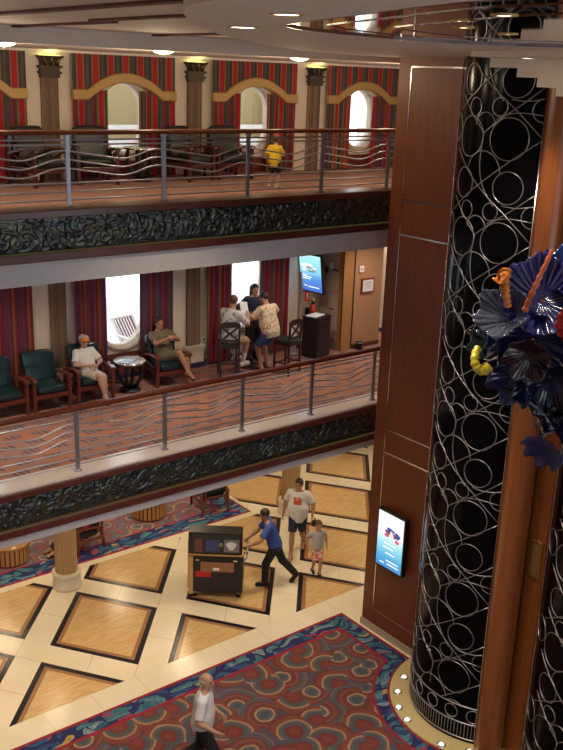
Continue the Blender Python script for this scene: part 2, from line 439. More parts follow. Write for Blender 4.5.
# back wall of both balconies with porthole openings
BAYS = [5.62+2.83*k for k in range(-3, 4)]     # bay centres
def stadium(cx, cz, hw, hh, n=48):
    pts = []
    for k in range(n):
        t = 2*PI*k/n
        pts.append((cx+hw*math.cos(t), cz+hw*math.sin(t)+(hh-hw)*(1 if math.sin(t) >= 0 else -1)))
    return pts
def wall_bay(mb, x0, x1, z0, z1, hole, y0, y1, mi=0):
    cx = sum(p[0] for p in hole)/len(hole); cz = sum(p[1] for p in hole)/len(hole)
    angs = [(math.atan2(p[1]-cz, p[0]-cx), p) for p in hole]
    outer = []
    for a, p in angs:
        dx, dz = math.cos(a), math.sin(a)
        t = min(((x1 if dx > 0 else x0)-cx)/dx if abs(dx) > 1e-9 else 1e9, ((z1 if dz > 0 else z0)-cz)/dz if abs(dz) > 1e-9 else 1e9)
        outer.append([cx+dx*t, cz+dz*t])
    for X_ in (x0, x1):
        for Z_ in (z0, z1):
            k = min(range(len(outer)), key=lambda i: (outer[i][0]-X_)**2+(outer[i][1]-Z_)**2); outer[k] = [X_, Z_]
    n = len(hole)
    vs = [(x, y0, z) for x, z in hole]+[(x, y0, z) for x, z in outer]+[(x, y1, z) for x, z in hole]+[(x, y1, z) for x, z in outer]
    fs = []
    for i in range(n):
        j = (i+1) % n
        fs += [(i, n+i, n+j, j)[::-1], (2*n+i, 2*n+j, 3*n+j, 3*n+i)[::-1], (i, j, 2*n+j, 2*n+i)]
    mb.add(vs, fs, mi)
WY = 15.25
mb = MB()
for cx in BAYS:
    wall_bay(mb, cx-1.415, cx+1.415, 4.05, 6.95, stadium(cx-.06, 5.55, .50, .86), WY, WY+.25)
    wall_bay(mb, cx-1.415, cx+1.415, 7.8, 10.2, stadium(cx, 8.86, .44, .59), WY, WY+.25)
mb.box(BAYS[-1]+1.415, 20, WY, WY+.25, 7.8, 10.2)
struct(mb.build('wall_back', 'cream'))
k = 1
for lev, (cz, hw, hh) in enumerate(((5.55, .50, .86), (8.86, .44, .59))):
    for cx in BAYS[1:]:
        cx -= (.06 if lev == 0 else 0)
        a = stadium(cx, cz, hw, hh); b = stadium(cx, cz, hw+.085, hh+.085)
        mb = MB(); n = len(a)
        vs = [(x, WY+.12, z) for x, z in a]+[(x, WY-.05, z) for x, z in a]+[(x, WY-.05, z) for x, z in b]+[(x, WY+.0, z) for x, z in b]
        fs = []
        for i in range(n):
            j = (i+1) % n
            for q in range(3): fs.append((q*n+i, q*n+j, (q+1)*n+j, (q+1)*n+i))
        mb.add(vs, fs, 0, True)
        w = struct(mb.build('window_%d' % k, 'cream'))
        gl = MB().prism(stadium(cx, cz, hw-.001, hh-.001), WY+.12, WY+.128, ax='y').build('pane', 'pane_glass', w)
        k += 1
# balcony floors
for nm, z0, z1, m in (('floor_middle_deck', 3.22, 4.05, 'deck2'), ('floor_upper_deck', 6.9, 7.83, 'deck3')):
    ztop = z1
    mb = MB().box(-4, 20, 11.72, 15.6 if z0 > 5 else 17.3, ztop-.02, ztop, 0)
    mb.box(-4, 20, 11.64, 15.6 if z0 > 5 else 21.5, z0, ztop-.02, 1)
    struct(mb.build(nm, [m, 'slab']))
# promenade outside
struct(MB().box(-4, 20, 17.3, 19.5, 3.9, 4.0).build('floor_promenade', plain('promenade_teak', (.5, .46, .40), .7)))
mb = MB().box(5, 15.3, 18.2, 18.35, 7.6, 11.5)
for x in (5.0, 7.9, 10.8, 13.7): mb.box(x, x+.25, 17.9, 18.2, 7.6, 11.5)
struct(mb.build('wall_outside', plain('outside_cream_paint', (.40, .31, .15), .8)), 'cream painted ship side beyond the upper windows')
struct(MB().box(5, 15.3, 17.6, 17.66, 8.50, 8.60).box(5, 15.3, 17.6, 17.66, 8.16, 8.30).box(5, 15.3, 17.6, 17.64, 7.9, 7.96).build('trim_outside', 'white_paint'), 'white rails outside the upper windows')
# ceilings
struct(MB().box(-4, 20, -4.5, 11.6, 10.12, 10.3).build('ceiling', 'ceil'))
mb = MB().box(-4, 20, 11.6, 15.6, 9.94, 10.3)
mb.box(-4, 20, 11.55, 11.62, 9.92, 10.14, 0)
mb.box(-4, 15.5, 15.12, 15.25, 9.9, 9.94, 0)
struct(mb.build('ceiling_upper_deck', 'ceil'))
for i, (x, y0, y1) in enumerate(((3.75, 3, 11.55), (4.72, 6, 9.1), (4.95, 9.1, 11.55), (6.9, 10.0, 11.55))):
    struct(MB().box(x-.055, x+.055, y0, y1, 10.095, 10.12).build('trim_%d' % (i+1), 'beam'), 'dark wood strip across the ceiling')
outer = [(2.7, 2.5), (2.8, 3.6), (2.916, 4.287), (3.02, 4.633), (3.168, 4.965), (3.45, 5.43), (3.9, 6.05), (4.39, 6.66), (5.2, 7.6), (6.0, 8.36), (7.3, 9.55), (8.67, 10.6), (9.6, 10.95), (10.9, 11.1), (10.9, 7), (10.9, -2), (8, -3), (5, -2.6), (3.2, -.4)][::-1]
hole = [(4.52, 5.80), (4.9, 6.08), (5.58, 6.31), (6.3, 6.43), (7.05, 6.40), (7.6, 6.1), (7.95, 5.7), (8.4, 4.8), (8.6, 3.5), (8.2, 2.2), (7, 1.2), (5.5, .9), (4.2, 1.6), (3.55, 2.5), (3.58, 3.22), (3.77, 3.81), (4.08, 4.63), (4.32, 5.32)]
mb = MB(); slab_poly(mb, outer, [hole], 9.99, 10.125)
struct(mb.build('ceiling_disc', 'ceil'), 'rounded dropped ceiling with a recess over the hall')
def inset(poly, f, c=(6.2, 4.0)): return [(c[0]+(x-c[0])*f, c[1]+(y-c[1])*f) for x, y in poly]
mb = MB(); slab_poly(mb, inset(hole, 1.0), [inset(hole, .992)], 9.987, 10.02)
struct(mb.build('trim_7', 'dark_trim'), 'dark edge of the ceiling recess')
mb = MB(); slab_poly(mb, inset(hole, .995), [], 10.0, 10.04); 
struct(mb.build('ceiling_mirror', 'mirror'), 'dark mirrored ceiling inside the recess')
for i, f in enumerate((.86, .66)):
    mb = MB(); slab_poly(mb, inset(hole, f), [inset(hole, f-.012)], 9.995, 10.0)
    struct(mb.build('trim_%d' % (8+i), 'rail_wood'), 'wooden ring on the mirrored ceiling')
# stepped soffit in front of the shafts
st = [(8.069, 10.0), (8.069, 9.838), (7.635, 9.838), (7.635, 9.73), (7.325, 9.73), (7.325, 9.623), (7.04, 9.623), (7.04, 9.53), (6.5, 9.53), (6.5, 9.42), (4, 9.42), (4, 10.0)]
struct(MB().prism(st, 9.6, 9.85, ax='x').build('ceiling_soffit', 'ceil'), 'cream stepped soffit in front of the shaft tops')
struct(MB().box(8.7, 9.6, 4, 7.6, 9.93, 9.99).build('ceiling_soffit_plate', 'ceil'))

# ------------------------------------------------------------------ panelled wall on the right
WX = 10.91
mb = MB().box(WX+.004, 12.3, 8.9, 10.95, 0, 10.0)
mb.box(WX, WX+.02, 10.69, 10.95, .0, 10.0)                      # border stile
struct(mb.build('wall_panelled', 'cherry', bevel=.004), 'tall cherry panelled wall with chrome inlay lines')
mb = MB()
zs = [(.43, 1), (3.94, 1), (3.52, 0), (7.85, 1), (7.29, 1), (9.855, 1)]
for z, w in zs: mb.box(WX-.004, WX+.01, 9.25, 10.68, z-.012, z+.012)
mb.box(WX-.004, WX+.01, 10.675, 10.69, .43, 9.855)
struct(mb.build('trim_10', 'chrome'), 'chrome inlay lines of the panelled wall')
struct(MB().box(WX-.025, WX+.0, 9.2, 10.97, 0, .13).build('baseboard_panelled', plain('grey_baseboard', (.42, .36, .30), .25)))
# carpeted plinth around the two shafts
C1, C2 = (10.95, 8.1), (10.95, 5.82)
poly = [(C1[0]+1.5*math.cos(t), C1[1]+1.5*math.sin(t)) for t in np.linspace(R(95), R(227), 30)]
poly += [(C2[0]+1.5*math.cos(t), C2[1]+1.5*math.sin(t)) for t in np.linspace(R(133), R(265), 30)]
mb = MB().prism(poly, .0, .03)
struct(mb.build('floor_plinth', plain('plinth_stone', (.62, .50, .24), .3)), 'cream stone plinth curving round the shafts')
CY = 1.17
# pattern of rings and lines on one storey of the shaft: (angle in degrees, height, radius) / polylines
RINGS = [(193.7, .006, .265, 0), (162.3, .006, .258, 0), (196.2, -.6, .206, 0), (159.3, -.596, .197, 0), (165.2, .377, .118, 0), (185.8, .392, .112, 0), (175.5, .155, .165, 1), (176.4, -.44, .28, 1), (213.9, .37, .143, 2), (140, .1, .18, 0)]
LINES = [[(146, -.99), (158.6, -.826), (181.8, -.489), (199.9, -.204), (214.2, .008)], [(146, 1.15), (156.9, .983), (174.3, .703), (196.8, .372), (214, .042)],
         [(175.3, .065), (187, .25), (197.6, .39), (213.9, .659)], [(175.3, .065), (166, .235), (156, .40), (148, .52)],
         [(184, .236), (191.6, .314), (200.5, .341), (213.5, .309)], [(193.4, .49), (201.6, .462), (213.5, .506)],
         [(175.3, .065), (173.5, -.2), (174, -.45), (179, -.66), (188, -.85)]]
def shaft(name, label, C, full):
    t = thing(name, label, 'elevator', (C[0], C[1], .03)); t['kind'] = 'structure'
    MB().lathe([(CY, .0), (CY, 9.95)], (0, 0, 0), 64, 0, True, R(80), R(280)).build('glass_shell', 'black_glass', t)
    mb = MB(); r = CY+.012
    def pt(a, z): return (r*math.cos(R(a)), r*math.sin(R(a)), z)
    lo, hi = .62, 9.93; TR = .0066
    for k in range(-1, 7):
        z0 = 8.978-.03-1.315*k
        for (a, z, rad, typ) in RINGS:
            pts = [(a+math.degrees(rad/CY)*math.cos(q), z0+z+rad*math.sin(q)) for q in np.linspace(0, 2*PI, 33)[:-1]]
            if typ == 2: pts = sorted([p for p in pts if p[0] <= 214.5], key=lambda p: p[1])
            if typ == 1: pts = pts[:17]
            ok = [lo < p[1] < hi for p in pts]
            if not any(ok): continue
            if all(ok) and typ == 0: mb.tube([pt(*p) for p in pts], TR, 5, closed=True)
            else:
                run = []
                for p, o_ in zip(pts, ok):
                    if o_: run.append(p)
                    elif len(run) > 1: mb.tube([pt(*q) for q in run], TR, 5); run = []
                    else: run = []
                if len(run) > 1: mb.tube([pt(*q) for q in run], TR, 5)
        for L in LINES:
            pp = []
            for (a0, h0), (a1, h1) in zip(L[:-1], L[1:]):
                m = max(2, int(abs(a1-a0)/5)+1)
                for q in range(m): pp.append((a0+(a1-a0)*q/m, z0+h0+(h1-h0)*q/m))
            pp.append((L[-1][0], z0+L[-1][1]))
            for _ in range(2):
                pp = [pp[0]]+[((pp[i-1][0]+2*pp[i][0]+pp[i+1][0])/4, (pp[i-1][1]+2*pp[i][1]+pp[i+1][1])/4) for i in range(1, len(pp)-1)]+[pp[-1]]
            pp = [p for p in pp if lo < p[1] < hi]
            if len(pp) > 1: mb.tube([pt(*p) for p in pp], TR, 5)
    for z in (.06, .33, .62): mb.tube([pt(a, z) for a in np.linspace(95, 265, 40)], .012, 5)
    for a in np.arange(100, 262, 2.6): mb.tube([pt(a, .06), pt(a, .33)], .006, 4)
    for a in range(110, 260, 17):
        mb.tube([pt(a+5*math.cos(q), .475+.11*math.sin(q)) for q in np.linspace(0, 2*PI, 17)[:-1]], .009, 5, closed=True)
    mb.build('ring_lattice', 'tracery', t)
    mb = MB()
    for a in (118, 128., 214.3): mb.tube([pt(a, .05), pt(a, 9.93)], .010, 6)
    mb.build('edge_rod', 'chrome', t)
    return t
shaft('elevator_shaft', 'black glass shaft with silver rings between panelled wall and wood post', C1, True)
shaft('elevator_shaft', 'black ringed shaft cut by the picture edge, right of wood post', C2, True)
mb = MB().lathe([(.205, .03), (.205, 9.95)], (10.043, 7.217, 0), 40, 0, True)
struct(mb.build('wall_post', 'cherry_post'), 'rounded wooden post between the two shafts')
mb = MB().box(10.28, 10.9, 6.80, 7.13, .03, 9.95).box(10.265, 10.28, 6.815, 6.83, .03, 9.95)
struct(mb.build('wall_pier', 'cherry_post', bevel=.01), 'flat wooden pier beside the rounded post')
pl = [(-.09, -.22), (-.09, -.27), (-.05, -.255), (.0, -.275), (.05, -.255), (.09, -.27), (.09, -.22), (.08, 0), (.09, .22), (.09, .27), (.05, .255), (.0, .275), (-.05, .255), (-.09, .27), (-.09, .22), (-.08, 0)]
t = tag(MB().prism([(6.95+y*1.1, 3.31+z*1.08) for y, z in pl], 10.245, 10.28, ax='x').build('wall_plaque', plain('brass_plaque', (.42, .26, .09), .35, .7), bevel=.006), 'scalloped brass plaque on the wooden pier', 'plaque')
MB().box(10.24, 10.246, 6.895, 7.015, 3.09, 3.53).build('plaque_face', plain('plaque_face_brown', (.30, .17, .07), .4, .3), t)
# recessed lights in the plinth
PLD = [(10.32, 9.257), (9.95, 9.04), (9.67, 8.74), (9.565, 8.44), (9.57, 7.72), (9.80, 7.36)]
w0 = ['nearest the panelled wall', 'second from the panelled wall', 'third from the panelled wall', 'fourth from the panelled wall', 'left of the rounded wood post', 'under the rounded wood post']
for (x, y), s in zip(PLD, w0):
    t = thing('floor_light', 'small domed light set in the cream plinth, '+s, 'light', (x, y, .03), group='plinth lights')
    MB().lathe([(.072, 0), (.072, .01), (.052, .018), (.046, .01)], seg=20).build('bezel', 'chrome', t)
    MB().lathe([(.048, .008), (.034, .032), (.014, .042), (.0005, .044)], seg=16).build('dome_lens', 'fl', t)
# ------------------------------------------------------------------ balcony edges
def relief(x0, x1, z0, z1, y, seed, name):
    """cast strip of curling sea figures in low relief"""
    rng = np.random.default_rng(seed)
    nx = int((x1-x0)/.0135); nz = 36
    X_, Z_ = np.meshgrid(np.linspace(x0, x1, nx), np.linspace(z0, z1, nz))
    Hh = np.zeros_like(X_)
    cx = x0+.15
    while cx < x1-.1:
        cz = z0+(z1-z0)*rng.uniform(.38, .66)
        dx, dz = X_-cx, Z_-cz; q = np.hypot(dx, dz); th = np.arctan2(dz, dx)
        # a coiling ridge
        w = np.exp(-(q/.2)**2)
        Hh += .011*w*np.abs(np.sin(1.0*th*rng.choice([-1, 1])+q*38+rng.uniform(0, 6)))**3
        for _ in range(14):          # limbs, fins and leaves round it
            a = rng.uniform(0, 2*PI); ll = rng.uniform(.06, .15); ww = rng.uniform(.012, .026)
            ex, ez = cx+rng.uniform(-.2, .2), z0+(z1-z0)*rng.uniform(.15, .85)
            u = (X_-ex)*math.cos(a)+(Z_-ez)*math.sin(a); v = -(X_-ex)*math.sin(a)+(Z_-ez)*math.cos(a)
            v = v+u*u*rng.uniform(-4, 4)
            m = np.clip(1-(u/ll)**2-(v/ww)**2, 0, 1)
            Hh = np.maximum(Hh, .03*np.sqrt(m)*rng.uniform(.6, 1))
        cx += rng.uniform(.2, .32)
    edge = np.minimum(1, np.minimum(Z_-z0, z1-Z_)/.03)
    Hh = Hh*np.clip(edge, 0, 1)
    V = np.stack([X_, y-Hh, Z_], -1).reshape(-1, 3)
    idx = np.arange(nx*nz).reshape(nz, nx)
    Fq = np.stack([idx[:-1, :-1], idx[:-1, 1:], idx[1:, 1:], idx[1:, :-1]], -1).reshape(-1, 4)
    me = bpy.data.meshes.new(name)
    me.vertices.add(len(V)); me.vertices.foreach_set('co', V.ravel())
    me.loops.add(Fq.size); me.loops.foreach_set('vertex_index', Fq.ravel().astype(np.int32))
    me.polygons.add(len(Fq)); me.polygons.foreach_set('loop_start', np.arange(0, Fq.size, 4, dtype=np.int32))
    me.update(calc_edges=True); me.validate()
    me.polygons.foreach_set('use_smooth', [True]*len(me.polygons))
    me.materials.append(M['relief'])
    o = bpy.data.objects.new(name, me); COL.objects.link(o)
    return o
g = N('verdigris_relief')
nn = g.noise(g.pos(), 9., 4)
c = g.ramp(nn, [(.3, (.05, .065, .075)), (.5, (.085, .095, .095)), (.66, (.12, .12, .08)), (.8, (.22, .20, .08))])
M['relief'] = g.done(c, .27, .7)

PX = [5.647+1.472*k for k in range(-6, 5)]      # post positions
RY = 11.7
def edge(z_top, nm, curb, seed, lb):
    """timber trims, relief band and slab edge under one balcony; z_top = top of upper trim"""
    zt = z_top
    a = zt-.10; b = a-.45; c2 = b-.12
    struct(MB().box(-4, 12.1, 11.50, 11.64, a, zt).box(-4, 12.1, 11.51, 11.64, c2, b).build('trim_%d' % (11+seed), 'dark_trim', bevel=.012), 'dark wooden mouldings of the %s balcony edge' % lb)
    struct(MB().box(-4, 12.1, 11.56, 11.64, c2-(.31 if nm == 'upper' else .135), c2).build('trim_%d' % (14+seed), 'slab'), 'pale slab edge below the %s balcony' % lb)
    struct(MB().box(-4, 12.1, 11.6, 11.64, b, a).build('trim_%d' % (17+seed), 'bronze'), 'backing of the relief band')
    tag(relief(-4, 12.1, b+.003, a-.003, 11.597, 20+seed, 'relief_frieze'), 'dark bronze relief frieze along the edge of the %s balcony' % lb, 'frieze')
    t = tag(MB().box(-4, 12.0, 11.525, 11.545, b, b+.008).build('strip_light', 'cove'), 'thin yellow strip light under the relief of the %s balcony' % lb, 'light')
edge(7.88, 'upper', 'wood', 0, 'upper')
edge(4.03, 'lower', 'cream', 1, 'lower')
struct(MB().box(-4, 12.1, 11.52, 11.98, 7.86, 7.885).build('trim_21', plain('upper_curb_stone', (.17, .12, .10), .3), bevel=.006), 'dark curb under the upper railing')
struct(MB().box(-4, 12.1, 11.53, 11.98, 4.03, 4.065).build('trim_22', 'curb', bevel=.006), 'cream curb under the lower railing')
struct(MB().box(-4, 15, 12.10, 12.16, 7.83, 7.834).box(-4, 15, 12.3, 12.33, 7.83, 7.834).build('trim_23', plain('red_carpet_line', (.45, .02, .02), .9)), 'red line along the upper carpet')

def railing(zb, zr, label, lev):
    """zb = curb top, zr = handrail underside"""
    t = thing('railing', label, 'railing', (0, RY, zb))
    h = zr-zb
    mb = MB()
    prof = [(-.055, 0), (-.06, .02), (-.045, .05), (-.015, .062), (.015, .062), (.045, .05), (.06, .02), (.055, 0)]
    mb.prism([(a, h+b) for a, b in prof], -4, 12.2, ax='x')
    mb.build('handrail', 'rail_wood', t)
    for i, x in enumerate(PX):
        mb = MB().box(x-.028, x+.028, -.018, .018, .012, h)
        mb.box(x-.035, x+.035, -.028, .028, h-.03, h)
        mb.lathe([(.001, .0), (.062, .0), (.062, .012), (.045, .022), (.001, .022)], (x, 0, 0), 16)
        for q in (.15, .35, .55, .75, .9): mb.tube([(x, -.018, q*h), (x, -.024, q*h)], .008, 8)
        mb.build('post', 'steel', t)
    fr = [(.93, 0), (.865, 0), (.72, 1), (.60, 1), (.48, 1), (.335, 0), (.215, 0), (.10, 0)]
    for f, wv in fr:
        pts = []
        n = 16 if wv else 1
        for k in range(len(PX)-1):
            for q in range(n):
                u = q/n; x = PX[k]+(PX[k+1]-PX[k])*u
                z = f*h+(.055*math.cos(2*PI*(u-.0))-.012*math.sin(4*PI*u) if wv else 0)
                pts.append((x, .0, z))
        pts.append((PX[-1], 0, f*h+(.055 if wv else 0)))
        pts = [(-4, 0, pts[0][2])]+pts+[(12.15, 0, pts[-1][2])]
        MB().tube(pts, .0115, 6).build('rod', 'dsteel', t)
    return t
railing(7.885, 8.82, 'upper balcony railing with a dark handrail and wavy steel rods', 1)
railing(4.065, 5.0, 'lower balcony railing with a red-brown handrail and wavy steel rods', 0)

# ------------------------------------------------------------------ pilasters, curtains and valances of the back wall
BX = BAYS[2:]
bayname = {0: 'far left bay', 1: 'bay behind the left armchairs', 2: 'second bay', 3: 'third bay', 4: 'bay at the right end'}
PILX = [7.06-2.83, 7.06, 9.92, 12.79]
def pilaster(x, z0, z1, cap, n):
    mb = MB(); hw = .15
    k = 9
    pts = [(x-hw+2*hw*i/(k*4), WY-.06-.018*abs(math.sin(PI*i/4))) for i in range(k*4+1)]
    poly = pts+[(x+hw, WY), (x-hw, WY)]
    mb.prism(poly, z0, z1)
    o = struct(mb.build('trim_pilaster', 'stripe_pil'), 'fluted brown pilaster')
    if cap:
        mb = MB()
        for a, b, w, d in ((z1, z1+.06, .165, .11), (z1+.06, z1+.10, .19, .13), (z1+.10, z1+.15, .165, .11), (z1+.15, z1+.19, .2, .14)): mb.box(x-w, x+w, WY-d, WY, a, b)
        prof = [(.15, z1+.19), (.155, z1+.24), (.175, z1+.29), (.215, z1+.325), (.225, z1+.345), (.0, z1+.345)]
        for (r0, a), (r1, b) in zip(prof[:-1], prof[1:]):
            mb.add([(x-r0, WY, a), (x-r0, WY-r0*.75, a), (x+r0, WY-r0*.75, a), (x+r0, WY, a), (x-r1, WY, b), (x-r1, WY-r1*.75, b), (x+r1, WY-r1*.75, b), (x+r1, WY, b)], [(0,1,5,4), (1,2,6,5), (2,3,7,6)])
        for s in (-1, 0, 1):      # leaf tips
            mb.tube([(x+s*.1, WY-.12, z1+.19), (x+s*.12, WY-.15, z1+.25), (x+s*.15, WY-.18, z1+.31)], [.03, .026, .01], 6)
        mb.build('capital', 'bronze', o)
        MB().box(x-.16, x+.16, WY-.15, WY-.02, z1+.346, z1+.352).build('uplight', 'capglow', o)
    else:
        MB().box(x-.2, x+.2, WY-.13, WY, z0, z0+.42).box(x-.22, x+.22, WY-.15, WY, z0+.38, z0+.44).build('plinth', 'cream', o)
        MB().box(x-.24, x+.24, WY-.16, WY, z0, z0+.10).build('skirting', plain('blue_black_skirting', (.03, .03, .09), .5) if 'skirt' not in M else M['skirt'], o)
    return o
M['skirt'] = plain('blue_black_skirting', (.03, .03, .09), .5)
for i, x in enumerate(PILX):
    pilaster(x, 7.83, 9.50, True, i)
    pilaster(x, 4.05, 6.9, False, i)

def drape(mb, x0, x1, z0, z1, y, amp=.045, per=.13, mi=0):
    n = max(8, int((x1-x0)/per*10))
    ph = RNG.uniform(0, 6)
    def fn(u, v):
        x = x0+(x1-x0)*u
        s = amp*(.55+.45*v)*math.sin(2*PI*(x-x0)/per+ph+.5*math.sin(3*x))
        return (x, y-s*.9, z1+(z0-z1)*v)
    mb.grid(n, 9, fn, mi, True)
names3 = {5.62: 'at the left edge of the upper balcony', 8.45: 'round the first yellow-lit window from the left', 11.28: 'round the upper window nearest the boy in yellow', 14.11: 'at the upper right, round the white round-bottomed window'}
names2 = {5.62: 'at the left edge behind the empty green armchairs', 8.45: 'between the two seated guests on the lower balcony', 11.28: 'behind the group at the tall table', 14.11: 'behind the tan pier'}
for cx in BX:
    key = round(cx, 2)
    # upper deck: pelmet, arched cornice, two drapes
    t = thing('curtain_set', 'red striped curtains with gold arched cornice '+names3.get(key, 'beyond the right end'), 'curtain', (cx, WY, 7.83), group=None)
    mb = MB()
    mb.grid(60, 4, lambda u, v: (-1.01+2.02*u, -.09-.006*math.sin(u*2*PI*14), 2.09-.86*v if True else 0))
    # keep the pelmet above the arch: cut the middle out
    keep = []
    for f in mb.f:
        c_ = [sum(mb.v[i][k] for i in f)/4 for k in (0, 2)]
        keep.append(not (abs(c_[0]) < .6 and c_[1] < 1.40+math.sqrt(max(0, .36-c_[0]**2))*.72))
    top = MB(); 
    n = 60
    for i in range(n):
        xa, xb = -1.01+2.02*i/n, -1.01+2.02*(i+1)/n
        def low(x): return 1.45 if abs(x) > .6 else 1.45+.3*math.sqrt(max(0, 1-(x/.6)**2))
        ya, yb = -.10-.005*math.sin(i), -.10-.005*math.sin(i+1)
        top.add([(xa, ya, low(xa)), (xb, yb, low(xb)), (xb, yb, 2.09), (xa, ya, 2.09)], [(0, 1, 2, 3)], 0, True)
    top.build('pelmet', 'stripe_top', t)
    co = MB()
    # cornice: horizontal ends and a raised arch between
    def cl(x, off):
        ax = abs(x)
        return (1.41 if ax > .80 else 1.41+.0) + off if ax > .72 else 1.41+off+.29*math.cos(PI/2*ax/.72)**.8
    xs = np.linspace(-1.01, 1.01, 81)
    vs = []; fs = []
    for x in xs:
        zc = cl(x, 0)
        for (yy, off) in ((-.06, .085), (-.135, .085), (-.155, .07), (-.155, -.065), (-.135, -.085), (-.06, -.085)):
            vs.append((x, yy, zc+off))
    for i in range(80):
        for k in range(5): fs.append((i*6+k, (i+1)*6+k, (i+1)*6+k+1, i*6+k+1))
    fs += [tuple(range(6)), tuple(480+k for k in range(6))]
    co.add(vs, fs); co.build('cornice', 'gold', t)
    for s in (-1, 1):
        mb = MB(); a, b = sorted((s*(.345 if s < 0 else .27), s*1.0)); drape(mb, a, b, .02, 1.49, -.10, .035)
        mb.build('drape', 'stripe', t)
    # lower deck: two long drapes
    t = thing('curtain_pair', 'plum and red striped full-length curtains '+names2.get(key, 'beyond the right end'), 'curtain', (cx, WY, 4.05))
    for s in (-1, 1):
        if cx > 13 : continue
        mb = MB(); a, b = sorted((s*(.40 if s < 0 else .31), s*1.03)); drape(mb, a-.09, b-.09, .04, 2.84, -.13, .05)
        mb.build('drape', 'stripe_low', t)
    if cx > 13: bpy.data.objects.remove(t)
# wainscot under the windows
mb = MB()
for cx in BX: mb.box(cx-.44, cx+.44, WY-.012, WY, 7.83, 8.12)
struct(mb.build('baseboard_upper', 'chair_wood'), 'low wooden wainscot of the upper balcony')
mb = MB()
for cx in BX[:3]: mb.box(cx-.46, cx+.46, WY-.012, WY, 4.05, 4.56)
struct(mb.build('baseboard_middle', plain('wainscot_dark', (.16, .05, .03), .4)), 'low wooden wainscot of the lower balcony')
struct(MB().box(-4, 20, WY-.02, WY, 4.05, 4.14).build('baseboard_back', 'skirt'))

# ------------------------------------------------------------------ lobby columns
def lobby_column(x, y, idx):
    mb = MB(); n = 96
    prof = []
    pts = [((.2+.012*abs(math.sin(12*t)))*math.cos(t), (.2+.012*abs(math.sin(12*t)))*math.sin(t)) for t in np.linspace(0, 2*PI, n+1)[:-1]]
    mb.prism(pts, .3, 3.22)
    for i in range(len(mb.sm)): mb.sm[i] = False
    o = struct(mb.build('column', 'flute', loc=(x, y, 0)), 'fluted striped column with a cream base')
    MB().lathe([(.0, .0), (.285, .0), (.285, .05), (.265, .07), (.265, .27), (.28, .29), (.28, .32), (.21, .34)], seg=40).build('column_base', 'cream', o)
    return o
lobby_column(7.06, 15.28, 0); lobby_column(12.75, 15.4, 1)
lobby_column(1.4, 15.28, 2)
# lobby back: timber pier with white base and a dark-based wall
struct(MB().box(15.0, 16.0, 17.35, 18.2, .34, 3.22).build('wall_pier_lobby', 'lobby_wood'), 'orange timber pier with white base in the lobby')
struct(MB().box(14.95, 16.05, 17.3, 18.25, .0, .34).build('baseboard_pier_lobby', 'cream', bevel=.01))
struct(MB().box(16.05, 20, 17.45, 17.6, .0, 3.22).build('wall_lobby_right', 'cream'))
struct(MB().box(16.05, 20, 17.42, 17.45, .0, .28).build('baseboard_lobby', 'black'))

# ------------------------------------------------------------------ timber service wall on the lower balcony
struct(MB().box(13.22, 14.36, 14.5, 15.25, 4.05, 6.9).build('wall_service_pier', 'tan_panel'), 'tan pier beside the display on the lower balcony')
struct(MB().box(13.2, 13.5, 14.485, 14.5, 4.05, 6.9).box(13.2, 13.22, 14.485, 14.62, 4.05, 6.9).build('trim_24', plain('honey_post', (.42, .20, .075), .4)), 'honey wood stile of the tan pier')
struct(MB().box(13.5, 13.535, 14.48, 14.5, 4.05, 6.9).build('trim_25', 'black'), 'black strip painting the shade of a groove in the tan pier')  # black strip lies on the face; the groove's shade is in its colour
struct(MB().box(13.54, 14.36, 14.48, 14.5, 4.05, 4.14).build('baseboard_pier', 'dark_trim'))
mb = MB().box(13.19, 13.22, 14.62, 15.25, 4.05, 6.9, 0)
struct(mb.build('wall_service', ['grey_panel']), 'satin grey panelled wall with chrome clips behind the bin')
mb = MB()
for z in (4.22, 4.92, 5.30, 5.78, 6.42):
    mb.box(13.178, 13.19, 14.62, 14.82, z-.018, z+.018); mb.box(13.184, 13.19, 14.82, 15.2, z-.006, z+.006)
struct(mb.build('trim_26', 'chrome'), 'chrome strips on the grey panels')
struct(MB().box(12.62, 13.19, 15.17, 15.25, 4.05, 6.9).build('trim_27', plain('beige_stile', (.40, .31, .25), .6)), 'beige stile in the corner of the lower balcony')
struct(MB().box(15.2, 20, 15.9, 16.1, 4.05, 6.9).build('wall_corridor', 'cream'), 'corridor wall behind the tan pier')
w = struct(MB().box(15.55, 16.5, 15.86, 15.9, 4.05, 6.2).build('door_1', plain('orange_door', (.55, .16, .04), .4)), 'orange wooden door in the corridor')
MB().box(15.5, 15.55, 15.84, 15.9, 4.05, 6.25).box(16.5, 16.55, 15.84, 15.9, 4.05, 6.25).box(15.5, 16.55, 15.84, 15.9, 6.2, 6.26).build('door_frame', 'cherry', w)
MB().tube([(15.66, 15.86, 5.05), (15.66, 15.80, 5.05), (15.78, 15.80, 5.05)], .012, 8).build('door_handle', 'chrome', w)

